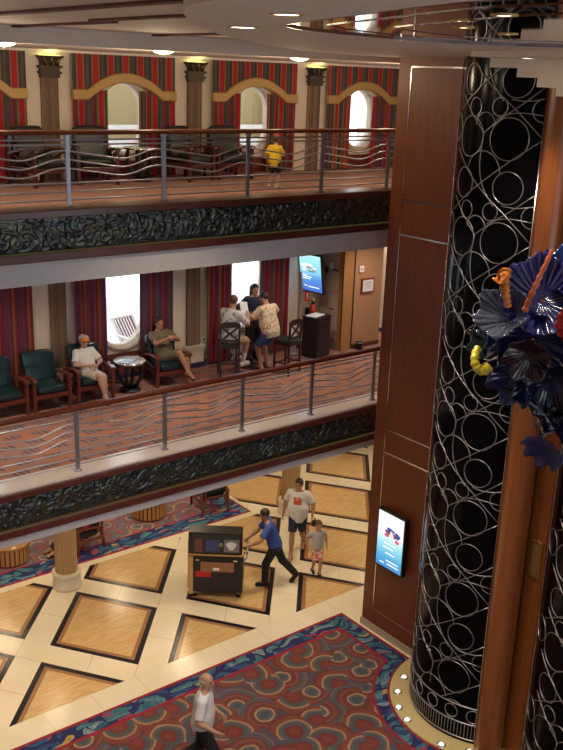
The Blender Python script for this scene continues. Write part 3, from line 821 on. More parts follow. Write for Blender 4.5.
# signs and fittings
def text_obj(name, body, size, mat, parent, loc, rot, extrude=.002):
    cu = bpy.data.curves.new(name, 'FONT'); cu.body = body; cu.size = size; cu.extrude = extrude
    cu.align_x = 'CENTER'; cu.align_y = 'CENTER'
    tmp = bpy.data.objects.new(name+'_tmp', cu); COL.objects.link(tmp)
    bpy.context.view_layer.update()
    me = bpy.data.meshes.new_from_object(tmp.evaluated_get(bpy.context.evaluated_depsgraph_get()))
    bpy.data.objects.remove(tmp)
    o = bpy.data.objects.new(name, me); COL.objects.link(o)
    me.materials.clear(); me.materials.append(M[mat] if isinstance(mat, str) else mat)
    o.parent = parent; o.location = loc; o.rotation_euler = rot
    return o
M['exit_face'] = glow('exit_sign_face', (.55, .75, .35), .9)
t = thing('exit_sign', 'small lit exit sign above the corridor door', 'sign', (15.72, 15.84, 6.42))
MB().box(-.16, .16, -.03, .015, -.12, .12).build('housing', 'gold', t, bevel=.008)
MB().box(-.10, .10, -.036, -.03, -.075, .075).build('sign_face', 'exit_face', t)
MB().box(-.055, -.02, -.04, -.036, -.05, .05).box(.0, .035, -.04, -.036, -.05, .02).box(.05, .075, -.04, -.036, -.03, .05).build('pictogram', 'black', t)
t = thing('notice_frame', 'red framed white notice hanging on the tan pier', 'notice', (13.91, 14.48, 5.42))
MB().box(-.19, .19, -.022, .0, -.165, .165).build('frame', plain('notice_frame_red', (.22, .03, .03), .4), t, bevel=.006)
MB().box(-.15, .15, -.026, -.022, -.125, .125).build('notice_sheet', 'paper', t)
mb = MB()
for i in range(7): mb.box(-.11, .11-.02*(i % 3), -.0275, -.026, .085-.027*i, .093-.027*i)
mb.build('print_lines', plain('grey_print', (.35, .35, .4), .8), t)
t = thing('wall_switch', 'white thermostat plate on the tan pier above the framed notice', 'switch', (13.70, 14.48, 5.80))
MB().box(-.06, .06, -.03, 0, -.07, .07).build('cover', 'paper', t, bevel=.01); MB().box(-.03, .03, -.036, -.03, -.03, .03).build('button', 'grey_panel', t)
t = thing('wall_switch', 'pale switch plate on the grey panels beside the display', 'switch', (13.19, 14.86, 5.85))
MB().box(-.02, 0, -.06, .06, -.07, .07).build('cover', 'paper', t, bevel=.008); MB().box(-.026, -.02, -.03, .03, -.035, .035).build('rocker', 'paper', t)
t = thing('safety_sign', 'small red extinguisher sign under the wall display', 'sign', (12.80, 15.168, 5.17))
MB().box(-.06, .06, -.006, 0, -.12, .12).build('plate', plain('sign_red', (.55, .02, .03), .5), t)
mb = MB().box(-.012, .012, -.009, -.006, -.02, .075).box(-.012, .012, -.009, -.006, -.07, -.045); mb.build('symbol', 'paper', t)
t = thing('fire_extinguisher', 'red fire extinguisher on the wall behind the bin', 'fire extinguisher', (12.86, 15.03, 4.52))
MB().lathe([(.001, 0), (.07, .0), (.08, .02), (.08, .36), (.07, .42), (.035, .46), (.03, .5), (.001, .5)], seg=24).build('cylinder_body', 'red', t)
MB().box(-.03, .03, -.02, .02, .48, .55).bar((0, 0, .56), (-.14, 0, .6), .025, .015).bar((0, 0, .53), (-.13, 0, .53), .025, .012).build('valve_handle', 'black', t)
MB().tube([(-.03, 0, .52), (-.1, -.02, .48), (-.1, -.03, .3), (-.095, -.03, .12)], .012, 8).build('hose', 'black', t)
MB().lathe([(.0815, .14), (.0815, .3)], seg=24, a0=PI, a1=2*PI).build('label_band', 'paper', t)
MB().ell((0, 0, .6), (.03, .03, .03), 10, 8).build('gauge', plain('yellow_tag', (.6, .5, .03), .5), t)
MB().box(-.1, .1, .08, .14, .1, .4).build('bracket', 'blackm', t)
t = thing('wall_socket', 'white socket plate low on the wall right of the second lower pilaster', 'socket', (10.20, 15.25, 4.56))
MB().box(-.045, .045, -.012, 0, -.06, .06).build('cover', 'paper', t, bevel=.004); MB().box(-.02, .02, -.015, -.012, -.03, .03).build('outlet', 'black', t)
t = thing('wall_socket', 'small dark socket plate under the lower window beside the round table', 'socket', (8.05, 15.235, 4.42))
MB().box(-.05, .05, -.012, 0, -.05, .05).build('cover', 'black', t, bevel=.004); MB().box(-.025, .025, -.015, -.012, -.025, .025).build('outlet', 'paper', t)
t = thing('floor_tub', 'small grey tub at the foot of the tan pier', 'tub', (13.66, 14.36, 4.05))
MB().lathe([(.001, 0), (.065, 0), (.08, .16), (.084, .165), (.07, .165), (.058, .02), (.001, .02)], seg=24).build('tub_wall', 'blackm', t); MB().lathe([(.08, .15), (.088, .155), (.088, .168), (.078, .17)], seg=24).build('rim', 'steel', t)
# litter bin: dark cabinet with a sloping pale top panel
t = thing('litter_bin', 'black square litter bin with paper on its lid', 'bin', (12.53, 14.50, 4.05), R(16))
MB().box(-.24, .24, -.2, .2, .03, .84).build('cabinet', 'black', t, bevel=.012)
MB().box(-.23, .23, -.19, .19, 0, .03).build('plinth', 'blackm', t)
MB().box(-.25, .25, -.21, .21, .84, .875).build('lid', 'black', t, bevel=.01)
MB().box(-.2, .2, -.205, -.2, .62, .74).build('flap', 'blackm', t, bevel=.004)
t = tag(MB().box(-.2, .16, -.12, .12, 0, .012).build('paper_stack', 'paper', loc=(12.51, 14.51, 4.926)), 'pale sheet of paper lying on the black bin lid', 'paper'); t.rotation_euler = (0, 0, R(16))
# lobby display on the panelled wall
def grad(name, stops, strength, zlo, zhi):
    g = N(name)
    z = g.xyz(g.obj())[2]
    f = g.math('DIVIDE', g.math('SUBTRACT', z, zlo), zhi-zlo)
    c = g.ramp(f, stops)
    g.put(g.b.inputs['Emission Color'], c); g.put(g.b.inputs['Emission Strength'], strength)
    return g.done((.01, .01, .01), .15)
def flat(name, c, s): return glow(name, c, s)
def display(name, label, w, h, loc, rot, gradstops, seed, bez=.035, depth=.10, lines=(), blobs=(), mount=True, strength=1.):
    t = thing(name, label, 'screen', loc); t.rotation_euler = rot
    # local: screen faces -X? here faces -Y, width on X
    MB().box(-w/2, w/2, -depth, 0, -h/2, h/2).build('casing', 'black', t, bevel=.01)
    mb = MB(); a, b = w/2-bez, h/2-bez
    mb.box(-a, a, -depth-.004, -depth+.001, -b, b)
    sc = mb.build('screen', grad(name+'_picture_%d' % seed, gradstops, strength, -b, b), t)
    for i, (col, st, parts) in enumerate(blobs):
        mb = MB()
        for (x, z, rx, rz) in parts:
            mb.prism([(a*x+a*rx*math.cos(q)*(1+.25*math.sin(3*q+i)), b*z+b*rz*math.sin(q)*(1+.2*math.cos(2*q+i))) for q in np.linspace(0, 2*PI, 15)[:-1]], -depth-.006-.0006*i, -depth-.004, ax='y')
        mb.build('picture_patch', flat('picture_%d_%d' % (seed, i), col, st), sc)
    if lines:
        tm = flat('text_%d' % seed, (.95, .97, 1.), 1.)
        for (x0, x1, z) in lines: MB().box(a*x0, a*x1, -depth-.0062, -depth-.004, b*z-.011, b*z+.011).build('text_line', tm, sc)
    if mount: MB().box(-.12, .12, 0, .06, -.15, .15).build('mount', 'blackm', t)
    return t
display('display_screen', 'lit portrait display on the cherry panelled wall in the lobby', .68, 1.10, (WX-.05, 10.25, 2.01), (0, 0, R(-90)),
        [(0, (.05, .25, .62)), (.2, (.08, .42, .72)), (.45, (.35, .75, .82)), (.62, (.85, .92, .95)), (1, (.9, .93, .97))], 1, depth=.09, mount=True,
        lines=((-.7, -.35, -.86), (-.2, .75, -.72), (-.1, .8, -.84), (-.3, .45, -.45), (-.5, .3, -.25), (-.45, .5, -.1), (-.35, .4, .78), (-.5, .55, .70)),
        blobs=(((.30, .05, .09), 1., [(-.12, .32, .30, .10), (.3, .28, .22, .1)]), ((.05, .08, .3), 1., [(.0, .42, .3, .09), (.55, .33, .2, .12)]), ((.75, .1, .14), 1., [(.55, .12, .16, .07)]), ((.8, .72, .68), 1., [(.1, .28, .16, .12)]), ((.55, .12, .2), 1., [(-.25, .22, .18, .07)])))
t2 = display('display_screen', 'tilted portrait display high on the wall of the lower balcony', .66, .86, (12.74, 14.93, 5.74), (R(9), 0, R(-82)),
        [(0, (.06, .16, .60)), (.3, (.10, .28, .72)), (.42, (.12, .42, .80)), (.5, (.25, .62, .85)), (.8, (.35, .80, .88)), (1, (.5, .85, .9))], 2, depth=.08, mount=False,
        lines=((-.8, -.3, -.12), (-.8, .1, -.22), (-.8, -.05, -.32), (-.7, -.4, -.72), (-.3, .75, -.76)),
        blobs=(((.85, .9, .95), 1., [(-.35, .38, .55, .2), (.2, .25, .4, .12), (-.6, .15, .2, .08)]), ((.30, .35, .42), 1., [(-.1, .3, .3, .09), (.35, .2, .2, .05)]), ((.12, .3, .25), 1., [(.1, .12, .35, .05)])))
MB().bar((0, -.02, .0), (.0, .42, -.04), .1, .12).build('wall_arm', 'black', t2)

# ------------------------------------------------------------------ lamps
for i, (x, y, s) in enumerate(((5.0, 12.05, 'at the left picture edge'), (7.3, 12.0, 'above the upper curtains left of centre'), (9.72, 11.95, 'near the second upper pilaster'))):
    t = thing('ceiling_lamp', 'lit bowl lamp on the upper ceiling '+s, 'lamp', (x, y, 9.94))
    MB().lathe([(.17, 0), (.17, -.012), (.15, -.016)], seg=28).build('rim', 'gold', t)
    MB().lathe([(.15, -.012), (.12, -.035), (.07, -.052), (.001, -.058)], seg=28).build('glass_bowl', 'lamp', t)
    MB().lathe([(.012, -.056), (.01, -.07), (.001, -.075)], seg=12).build('finial', 'gold', t)
def downlight(x, y, z, r, label):
    t = thing('downlight', label, 'lamp', (x, y, z), group='ceiling downlights')
    MB().lathe([(r+.02, 0), (r+.02, -.006), (r, -.008), (r-.006, -.002)], seg=28).build('trim_ring', 'gold', t)
    MB().lathe([(r-.004, -.003), (.001, -.003)], seg=28).build('lens', 'downlight', t)
    return t
downlight(4.57, 6.33, 9.99, .11, 'downlight in the cream ceiling disc, nearer the curtains')
downlight(3.76, 4.76, 9.99, .09, 'downlight in the cream ceiling disc beside the mirrored recess')
downlight(9.02, 7.05, 9.93, .12, 'downlight in the cream ceiling above the ringed shaft')
DLP = ((4.72, 4.21), (5.26, 4.68), (4.44, 3.66), (6.03, 4.92))
for i, (x, y) in enumerate(DLP):
    downlight(x, y, 10.0, .058, 'small downlight in the mirrored recess, '+("upper one of the close pair", "lower one of the close pair", "right of the close pair, higher in the mirror", "right of the close pair, lowest in the mirror")[i])
# ------------------------------------------------------------------ furniture
def cushion(mb, cx, cy, cz, sx, sy, sz, puff=.25, tilt=0., n=12):
    """soft box: superellipsoid, tilted about X"""
    ct, st_ = math.cos(tilt), math.sin(tilt)
    def se(c, e): return math.copysign(abs(c)**e, c)
    vs = []; fs = []; nu, nv = 32, 14
    for j in range(nv+1):
        ph = -PI/2+PI*j/nv
        for i in range(nu):
            t = 2*PI*i/nu
            x = sx*se(math.cos(ph), .35)*se(math.cos(t), puff); y = sy*se(math.cos(ph), .35)*se(math.sin(t), puff); z = sz*se(math.sin(ph), .55)
            vs.append((cx+x, cy+y*ct-z*st_, cz+y*st_+z*ct))
    for j in range(nv):
        for i in range(nu):
            fs.append((j*nu+i, j*nu+(i+1) % nu, (j+1)*nu+(i+1) % nu, (j+1)*nu+i))
    mb.add(vs, fs, 0, True)
def armchair(label, loc, rz, leather, wood_, group, lattice=False):
    t = thing('armchair', label, 'armchair', loc, rz, group); t.scale = (1.1, .93, .95)
    mb = MB(); cushion(mb, 0, -.04, .38, .245, .31, .085); mb.build('seat_cushion', leather, t)
    mb = MB(); cushion(mb, 0, .235, .56, .25, .075, .17, tilt=R(-14)); mb.build('lumbar_cushion', leather, t)
    mb = MB(); cushion(mb, 0, .30, .80, .27, .08, .17, tilt=R(-14)); mb.build('headrest_cushion', leather, t)
    for s in (-1, 1):
        x = s*.295
        mb = MB().prism([(-.36, 0), (-.31, 0), (-.295, .60), (-.36, .60)], x-.027, x+.027, ax='x'); mb.build('leg', wood_, t, bevel=.006)
        mb = MB().prism([(.36, 0), (.41, 0), (.345, .50), (.28, .50)], x-.025, x+.025, ax='x'); mb.build('leg', wood_, t, bevel=.006)
        top = [(-.40, .575), (-.39, .625), (-.25, .635), (0, .615), (.2, .575), (.345, .525), (.34, .48), (.18, .535), (0, .575), (-.25, .595)]
        MB().prism([(y, z) for y, z in top][::-1], x-.04, x+.04, ax='x').build('armrest', wood_, t, bevel=.008)
        MB().box(x-.02, x+.02, -.31, .33, .25, .32).build('side_rail', wood_, t, bevel=.005)
        if lattice:
            MB().bar((x, -.29, .33), (x, .27, .53), .02, .03).bar((x, -.29, .58), (x, .27, .33), .02, .03).build('side_lattice', wood_, t)
        else:
            MB().tube([(x, -.29, .44), (x, -.1, .36), (x, .1, .40), (x, .3, .46)], .012, 8).build('side_lattice', wood_, t)
    MB().box(-.27, .27, -.345, -.30, .23, .31).build('front_rail', wood_, t, bevel=.006)
    MB().prism([(.33, .28), (.36, .28), (.44, .90), (.40, .90)], -.25, -.21, ax='x').prism([(.33, .28), (.36, .28), (.44, .90), (.40, .90)], .21, .25, ax='x').bar((-.22, .42, .87), (.22, .42, .87), .03, .05).bar((-.22, .36, .42), (.22, .36, .42), .03, .05).build('back_frame', wood_, t, bevel=.006)
    return t
G2 = 'green leather armchairs on the lower balcony'
a0 = armchair('green leather armchair cut off by the left picture edge', (5.70, 14.63, 4.05), R(2), 'green_leather', 'chair_wood', G2)
dup(a0, (6.49, 14.63, 4.05), 0, 'empty green leather armchair between the edge chair and the woman in white', G2)
dup(a0, (7.34, 14.64, 4.05), R(-4), 'green leather armchair holding the woman with the orange visor', G2)
dup(a0, (8.96, 14.66, 4.05), R(-6), 'green leather armchair holding the man in olive shorts', G2)
G3 = 'dark green armchairs on the upper balcony'
b0 = armchair('dark upper armchair nearest the left picture edge', (6.52, 14.55, 7.83), R(14), 'dark_leather', 'chair_wood_shaded', G3, True)
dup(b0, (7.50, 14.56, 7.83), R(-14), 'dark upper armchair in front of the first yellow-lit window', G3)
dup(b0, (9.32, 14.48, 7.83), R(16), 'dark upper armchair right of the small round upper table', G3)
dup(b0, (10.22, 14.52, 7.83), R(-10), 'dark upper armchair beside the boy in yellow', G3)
GL = 'lobby armchairs on the patterned rug'
c0 = armchair('dark green lobby armchair with its wooden back to us, right end of the rug', (11.32, 16.62, .008), R(170), 'dark_leather', 'chair_wood', GL)
dup(c0, (8.0, 16.52, .008), R(-82), 'lobby armchair holding the guest in red behind the striped column', GL)

def side_table(label, loc, group, top='table_top'):
    t = thing('side_table', label, 'table', loc, 0, group)
    MB().lathe([(.001, .535), (.27, .535), (.295, .545), (.295, .565), (.285, .572), (.001, .572)], seg=40).build('table_top', top, t)
    MB().lathe([(.295, .54), (.302, .545), (.302, .568), (.295, .573)], seg=40).build('rim', 'chrome', t)
    for k in range(4):
        q = PI/4+k*PI/2; c_, s_ = math.cos(q), math.sin(q)
        pts = [(.22, .535), (.245, .42), (.22, .28), (.14, .13), (.05, .05)]
        MB().tube([(r*c_, r*s_, z) for r, z in pts], .034, 8).build('curved_leg', 'black', t)
    MB().lathe([(.001, 0), (.20, 0), (.20, .025), (.09, .05), (.001, .05)], seg=32).build('base', 'black', t)
    return t
s0 = side_table('round pale-topped table between the two seated guests', (8.12, 14.56, 4.05), 'round side tables')
dup(s0, (8.42, 14.6, 7.83), 0, 'round table between the dark upper armchairs', 'round side tables')
o = tag(MB().box(-.15, .15, -.10, .10, 0, .012).build('magazine', plain('magazine_cover', (.10, .12, .16), .3), loc=(8.04, 14.50, 4.05+.573)), 'dark magazine lying on the round pale tabletop', 'magazine'); o.rotation_euler = (0, 0, R(25))
o = tag(MB().box(-.09, .09, -.12, .12, 0, .006).build('leaflet', plain('brown_leaflet', (.28, .20, .16), .5), loc=(8.28, 14.62, 4.05+.573)), 'brown leaflet on the edge of the round tabletop', 'leaflet'); o.rotation_euler = (0, 0, R(-15))

def stool(label, loc, rz):
    """tall dark stool, sitter faces local +Y, back at -Y"""
    t = thing('bar_stool', label, 'stool', loc, rz, 'tall dark stools')
    h = .68
    for sx in (-1, 1):
        MB().prism([(-.20, 0), (-.165, 0), (-.15, .66), (-.175, 1.10), (-.205, 1.10), (-.185, .66)], sx*.18-.018, sx*.18+.018, ax='x').build('leg', 'dark_wood', t, bevel=.004)
        MB().prism([(.165, 0), (.20, 0), (.19, h-.05), (.155, h-.05)], sx*.18-.018, sx*.18+.018, ax='x').build('leg', 'dark_wood', t, bevel=.004)
        MB().bar((sx*.18, -.18, .24), (sx*.18, .18, .24), .022, .03).build('stretcher', 'dark_wood', t)
    for y in (-.18, .18): MB().bar((-.18, y, .3 if y < 0 else .2), (.18, y, .3 if y < 0 else .2), .022, .03).build('stretcher', 'dark_wood', t)
    MB().box(-.2, .2, -.2, .2, h-.08, h-.02).build('seat_frame', 'dark_wood', t, bevel=.006)
    mb = MB(); cushion(mb, 0, 0, h, .20, .20, .03); mb.build('seat_pad', 'dark_leather', t)
    MB().prism([(-.18, 1.02), (.18, 1.02), (.18, 1.10), (.1, 1.13), (-.1, 1.13), (-.18, 1.10)], -.205, -.175, ax='y').build('top_rail', 'dark_wood', t, bevel=.005)
    MB().bar((-.17, -.175, .76), (.17, -.185, .76), .02, .04).build('lower_rail', 'dark_wood', t)
    MB().bar((-.16, -.178, .77), (.16, -.188, 1.03), .02, .035).bar((.16, -.178, .77), (-.16, -.188, 1.03), .018, .035).build('back_lattice', 'dark_wood', t)
    return t
st0 = stool('tall dark stool under the man in the grey patterned shirt', (10.14, 14.30, 4.05), R(-28))
dup(st0, (11.25, 13.86, 4.05), R(14), 'empty tall dark stool standing behind the man in the red floral shirt')
t = thing('bar_table', 'tall round dark table the group leans on by the lower window', 'table', (10.86, 14.66, 4.05))
MB().lathe([(.001, .94), (.20, .94), (.22, .95), (.22, .975), (.001, .98)], seg=40).build('table_top', 'dark_wood', t)
MB().lathe([(.05, .03), (.05, .3), (.09, .5), (.05, .7), (.06, .94)], seg=24).build('pedestal', 'dark_wood', t)
MB().lathe([(.001, 0), (.22, 0), (.22, .03), (.08, .07), (.001, .07)], seg=32).build('base', 'dark_wood', t)
t = thing('bollard', 'white rounded post on the carpet left of the black bin', 'post', (12.2, 14.86, 4.05))
MB().lathe([(.001, .03), (.075, .03), (.075, .50), (.06, .55), (.03, .575), (.001, .58)], seg=24).build('shaft', 'white_paint', t)
MB().lathe([(.001, 0), (.1, 0), (.1, .03), (.001, .03)], seg=24).build('foot', 'grey_panel', t)
def drum(label, loc, group):
    t = thing('drum_table', label, 'table', loc, 0, group)
    mb = MB()
    for k in range(26):
        q = 2*PI*k/26; c_, s_ = math.cos(q), math.sin(q)
        mb.box(-.034, .034, .375, .40, .05, .40, m=Matrix.Rotation(q, 4, 'Z'))
    mb.build('slatted_drum', 'lobby_wood', t)
    MB().lathe([(.37, .05), (.37, .4)], seg=40).build('lining', 'dark_trim', t)
    MB().lathe([(.001, .40), (.41, .40), (.43, .41), (.43, .435), (.001, .44)], seg=44).build('table_top', 'lobby_wood', t)
    MB().lathe([(.001, 0), (.36, 0), (.39, .02), (.39, .05), (.001, .05)], seg=40).build('plinth', 'chair_wood', t)
    return t
d0 = drum('slatted wooden drum table on the rug between the lobby armchairs', (9.95, 17.05, .008), 'slatted drum tables')
dup(d0, (6.55, 16.85, .008), 0, 'slatted wooden drum table at the left edge of the lobby rug', 'slatted drum tables')
# slatted deck chair on the promenade
t = thing('deck_chair', 'white slatted deck chair outside the lower window', 'deck chair', (9.52, 16.65, 4.0), R(12)); t.scale = (1, 1, .74)
for s in (-1, 1):
    MB().bar((s*.27, -.5, .32), (s*.27, .25, .30), .04, .06).build('side_rail', 'white_paint', t)
    MB().bar((s*.27, .2, .30), (s*.27, .55, .95), .04, .06).build('back_rail', 'white_paint', t)
    for y in (-.42, .2): MB().box(s*.27-.025, s*.27+.025, y-.025, y+.025, 0, .32).build('leg', 'white_paint', t)
    MB().box(s*.3-.04, s*.3+.04, -.35, .35, .52, .55).build('armrest', 'white_paint', t)
    MB().box(s*.3-.02, s*.3+.02, -.33, -.28, .3, .52).build('arm_post', 'white_paint', t)
mb = MB()
for k in range(7): mb.bar((-.225+.075*k, .22, .32), (-.225+.075*k, .555, .94), .042, .016)
mb.build('back_slats', plain('teak_grey', (.30, .16, .12), .6), t)
MB().bar((-.29, .55, .95), (.29, .55, .95), .05, .05).build('top_rail', 'white_paint', t)
mb = MB()
for k in range(7): mb.box(-.26, .26, -.48+.1*k, -.41+.1*k, .335, .35)
mb.build('seat_slats', 'white_paint', t)

# ------------------------------------------------------------------ equipment cart
cr = math.atan2(.78, -.62)    # facing
ex = Vector((.78, -.63, 0)).normalized(); rzc = math.atan2(ex.y, ex.x)
t = thing('equipment_cart', 'black two-tier equipment cart being pushed across the lobby', 'cart', (9.37, 13.45, 0), rzc)
M['ply'] = wood('plywood_edge', (.50, .30, .10), (.60, .38, .14), .5)
W2, D2 = .505, .33
MB().box(-W2, W2, -D2, D2, .14, .92).build('lower_case', 'black', t, bevel=.012)
MB().box(-W2-.02, W2+.01, -D2-.02, D2, .93, .955).build('shelf_board', 'ply', t)
up = MB().box(-W2-.03, W2-.02, -D2, -.0, .955, 1.40).build('upper_case', 'black', t, bevel=.012)
MB().box(-W2-.045, -W2-.005, -D2+.02, D2-.02, .22, 1.22).build('side_board', 'ply', t)
MB().box(-W2-.02, -W2+.06, -D2-.015, -D2+.02, .10, .9).build('corner_board', 'ply', t)
mb = MB(); fr = -D2-.012
mb.box(-W2+.03, W2-.03, fr, -D2, .19, .86); mb.build('front_cover', plain('black_cover', (.016, .016, .018), .6), t, bevel=.01)
MB().box(-.30, .34, fr-.03, fr, .60, .80).build('pouch', plain('tan_pouch', (.34, .16, .08), .7), t, bevel=.01)
MB().box(-.06, .06, fr-.036, fr-.03, .64, .69).build('pouch_label', 'paper', t)
MB().box(-.40, -.10, fr-.012, fr, .48, .60).build('red_patch', 'red', t)
for x in (-.36, .36): MB().box(x-.035, x+.035, fr-.01, fr, .82, .85).build('clip', 'chrome', t)
fu = -D2
MB().box(-W2+.03, W2-.06, fu-.01, fu, .985, 1.37).build('fascia', plain('dark_fascia', (.03, .03, .035), .4), t)
MB().box(-.20, .06, fu-.016, fu-.01, 1.03, 1.26).build('blue_panel', plain('blue_display_card', (.05, .07, .25), .4), t)
MB().box(.14, .43, fu-.016, fu-.01, 1.02, 1.28).build('grey_panel_card', plain('grey_display_card', (.22, .22, .24), .4), t)
MB().prism([(.28+.09*math.cos(q)*(1+.3*math.sin(3*q)), 1.15+.09*math.sin(q)) for q in np.linspace(0, 2*PI, 15)[:-1]], fu-.02, fu-.016, ax='y').build('white_splash', 'paper', t)
MB().lathe([(.04, 0), (.04, .01), (.001, .012)], seg=16).build('knob', plain('olive_knob', (.3, .28, .15), .4), t, loc=(.08, fu-.02, 1.17)).rotation_euler = (R(90), 0, 0)
MB().box(-.42, -.27, fu-.02, fu-.01, 1.0, 1.28).build('brown_pocket', plain('brown_pocket', (.16, .06, .04), .6), t)
MB().tube([(W2+.01, -.25, .95), (W2+.07, -.25, 1.0), (W2+.07, .25, 1.0), (W2+.01, .25, .95)], .016, 8).build('push_handle', 'steel', t)
MB().tube([(W2-.01, -.25, .78), (W2+.07, -.25, .85), (W2+.07, .25, .85), (W2-.01, .25, .78)], .016, 8).build('push_handle', 'steel', t)
for sx in (-1, 1):
    for sy in (-1, 1):
        x, y = sx*(W2-.08), sy*(D2-.08)
        c_ = MB().box(x-.035, x+.035, y-.03, y+.03, .09, .14).build('caster', 'steel', t)
        MB().tube([(x, y-.018, .052), (x, y+.018, .052)], .05, 16).build('wheel', 'blackm', c_)
# ------------------------------------------------------------------ people (one continuous skin each, clothes and hair as children)
A_ = lambda *v: np.array(v, dtype=np.float64)
def unit(v): return v/np.linalg.norm(v)
def surface_nets(Fd, org, h):
    s = Fd < 0
    c = np.zeros(tuple(n-1 for n in Fd.shape), np.int8)
    for dx in (0, 1):
        for dy in (0, 1):
            for dz in (0, 1):
                c += s[dx:dx+c.shape[0], dy:dy+c.shape[1], dz:dz+c.shape[2]]
    act = (c > 0) & (c < 8)
    I = np.argwhere(act); ids = -np.ones(act.shape, np.int64); ids[act] = np.arange(len(I))
    acc = np.zeros((len(I), 3)); cnt = np.zeros(len(I))
    corners = [(a, b, d) for a in (0, 1) for b in (0, 1) for d in (0, 1)]
    for p in corners:
        for ax in range(3):
            if p[ax]: continue
            q = list(p); q[ax] = 1
            fa = Fd[I[:, 0]+p[0], I[:, 1]+p[1], I[:, 2]+p[2]]; fb = Fd[I[:, 0]+q[0], I[:, 1]+q[1], I[:, 2]+q[2]]
            m = (fa < 0) != (fb < 0)
            t = np.where(m, fa/np.where(fa-fb == 0, 1, fa-fb), 0)
            P = np.array(p, float)[None]+np.zeros((len(I), 3)); P[:, ax] = t
            acc[m] += P[m]; cnt[m] += 1
    V = (I+acc/cnt[:, None])*h+org
    faces = []
    for ax in range(3):
        o1, o2 = [(1, 2), (2, 0), (0, 1)][ax]
        sl0 = [slice(None)]*3; sl1 = [slice(None)]*3
        sl0[ax] = slice(0, -1); sl1[ax] = slice(1, None)
        a, b = s[tuple(sl0)], s[tuple(sl1)]
        E = np.argwhere(a != b)
        ok = (E[:, o1] > 0) & (E[:, o2] > 0) & (E[:, o1] < Fd.shape[o1]-1) & (E[:, o2] < Fd.shape[o2]-1)
        E = E[ok]
        fl = a[E[:, 0], E[:, 1], E[:, 2]]
        def cid(d1, d2):
            q = E.copy(); q[:, o1] -= d1; q[:, o2] -= d2
            return ids[q[:, 0], q[:, 1], q[:, 2]]
        Q = np.stack([cid(1, 1), cid(0, 1), cid(0, 0), cid(1, 0)], 1)
        Q[~fl] = Q[~fl][:, ::-1]
        faces.append(Q)
    return V, np.concatenate(faces)

def field(prims, h, pad=.05):
    lo = np.min([p['lo'] for p in prims], 0)-pad; hi = np.max([p['hi'] for p in prims], 0)+pad
    n = np.ceil((hi-lo)/h).astype(int)+1
    Fd = np.full(tuple(n), .3)
    ax = [lo[i]+h*np.arange(n[i]) for i in range(3)]
    for p in prims:
        k = p.get('k', .03); mg = k+.03
        i0 = np.maximum(0, np.floor((p['lo']-mg-lo)/h).astype(int)); i1 = np.minimum(n, np.ceil((p['hi']+mg-lo)/h).astype(int)+1)
        sl = tuple(slice(a, b) for a, b in zip(i0, i1))
        G = np.stack(np.meshgrid(*[ax[i][sl[i]] for i in range(3)], indexing='ij'), -1)
        if p['t'] == 'c':
            ba = p['b']-p['a']; L = max(ba@ba, 1e-12)
            t = np.clip(((G-p['a'])@ba)/L, 0, 1)
            d = np.linalg.norm(G-p['a']-t[..., None]*ba, axis=-1)-(p['ra']+(p['rb']-p['ra'])*t)
        else:
            q = (G-p['c'])@p['R']
            k0 = np.linalg.norm(q/p['r'], axis=-1); k1 = np.linalg.norm(q/(p['r']**2), axis=-1)+1e-9
            d = k0*(k0-1)/k1
        for pt, nr in p.get('clip', ()): d = np.maximum(d, (G-pt)@nr)
        if p.get('sub'):
            Fd[sl] = np.maximum(Fd[sl], -d); continue
        a = Fd[sl]
        hh = np.clip(.5+.5*(a-d)/k, 0, 1)
        Fd[sl] = a+(d-a)*hh-k*hh*(1-hh)
    return Fd, lo
def cone(a, b, ra, rb, k=.03, **kw):
    a, b = np.array(a, float), np.array(b, float); m = max(ra, rb)
    return dict(t='c', a=a, b=b, ra=ra, rb=rb, k=k, lo=np.minimum(a, b)-m, hi=np.maximum(a, b)+m, **kw)
def ell(c, r, fr=None, k=.04, **kw):
    c, r = np.array(c, float), np.array(r, float); Rm = np.eye(3) if fr is None else np.stack(fr, 1)
    m = r.max(); return dict(t='e', c=c, r=r, R=Rm, k=k, lo=c-m, hi=c+m, **kw)
def sdf_mesh(name, prims, h, mat, parent, matfn=None):
    Fd, lo = field(prims, h)
    V, Q = surface_nets(Fd, lo, h)
    me = bpy.data.meshes.new(name)
    me.from_pydata([tuple(v) for v in V], [], [tuple(q) for q in Q]); me.update()
    for m in (mat if isinstance(mat, list) else [mat]): me.materials.append(M[m] if isinstance(m, str) else m)
    me.polygons.foreach_set('use_smooth', [True]*len(me.polygons))
    if matfn is not None:
        cen = V[Q].mean(1); me.polygons.foreach_set('material_index', matfn(cen).astype(np.int32))
    o = bpy.data.objects.new(name, me); COL.objects.link(o); o.parent = parent
    return o
def ik(a, t, l1, l2, pole):
    a, t, pole = np.array(a, float), np.array(t, float), np.array(pole, float)
    d = t-a; L = np.linalg.norm(d); Lm = min(L, (l1+l2)*.995); d = d/L; t = a+d*Lm
    x = (l1*l1-l2*l2+Lm*Lm)/(2*Lm); y = math.sqrt(max(0, l1*l1-x*x))
    p = pole-d*(pole@d); p = unit(p) if np.linalg.norm(p) > 1e-6 else A_(0, 1, 0)
    return a+d*x+p*y, t

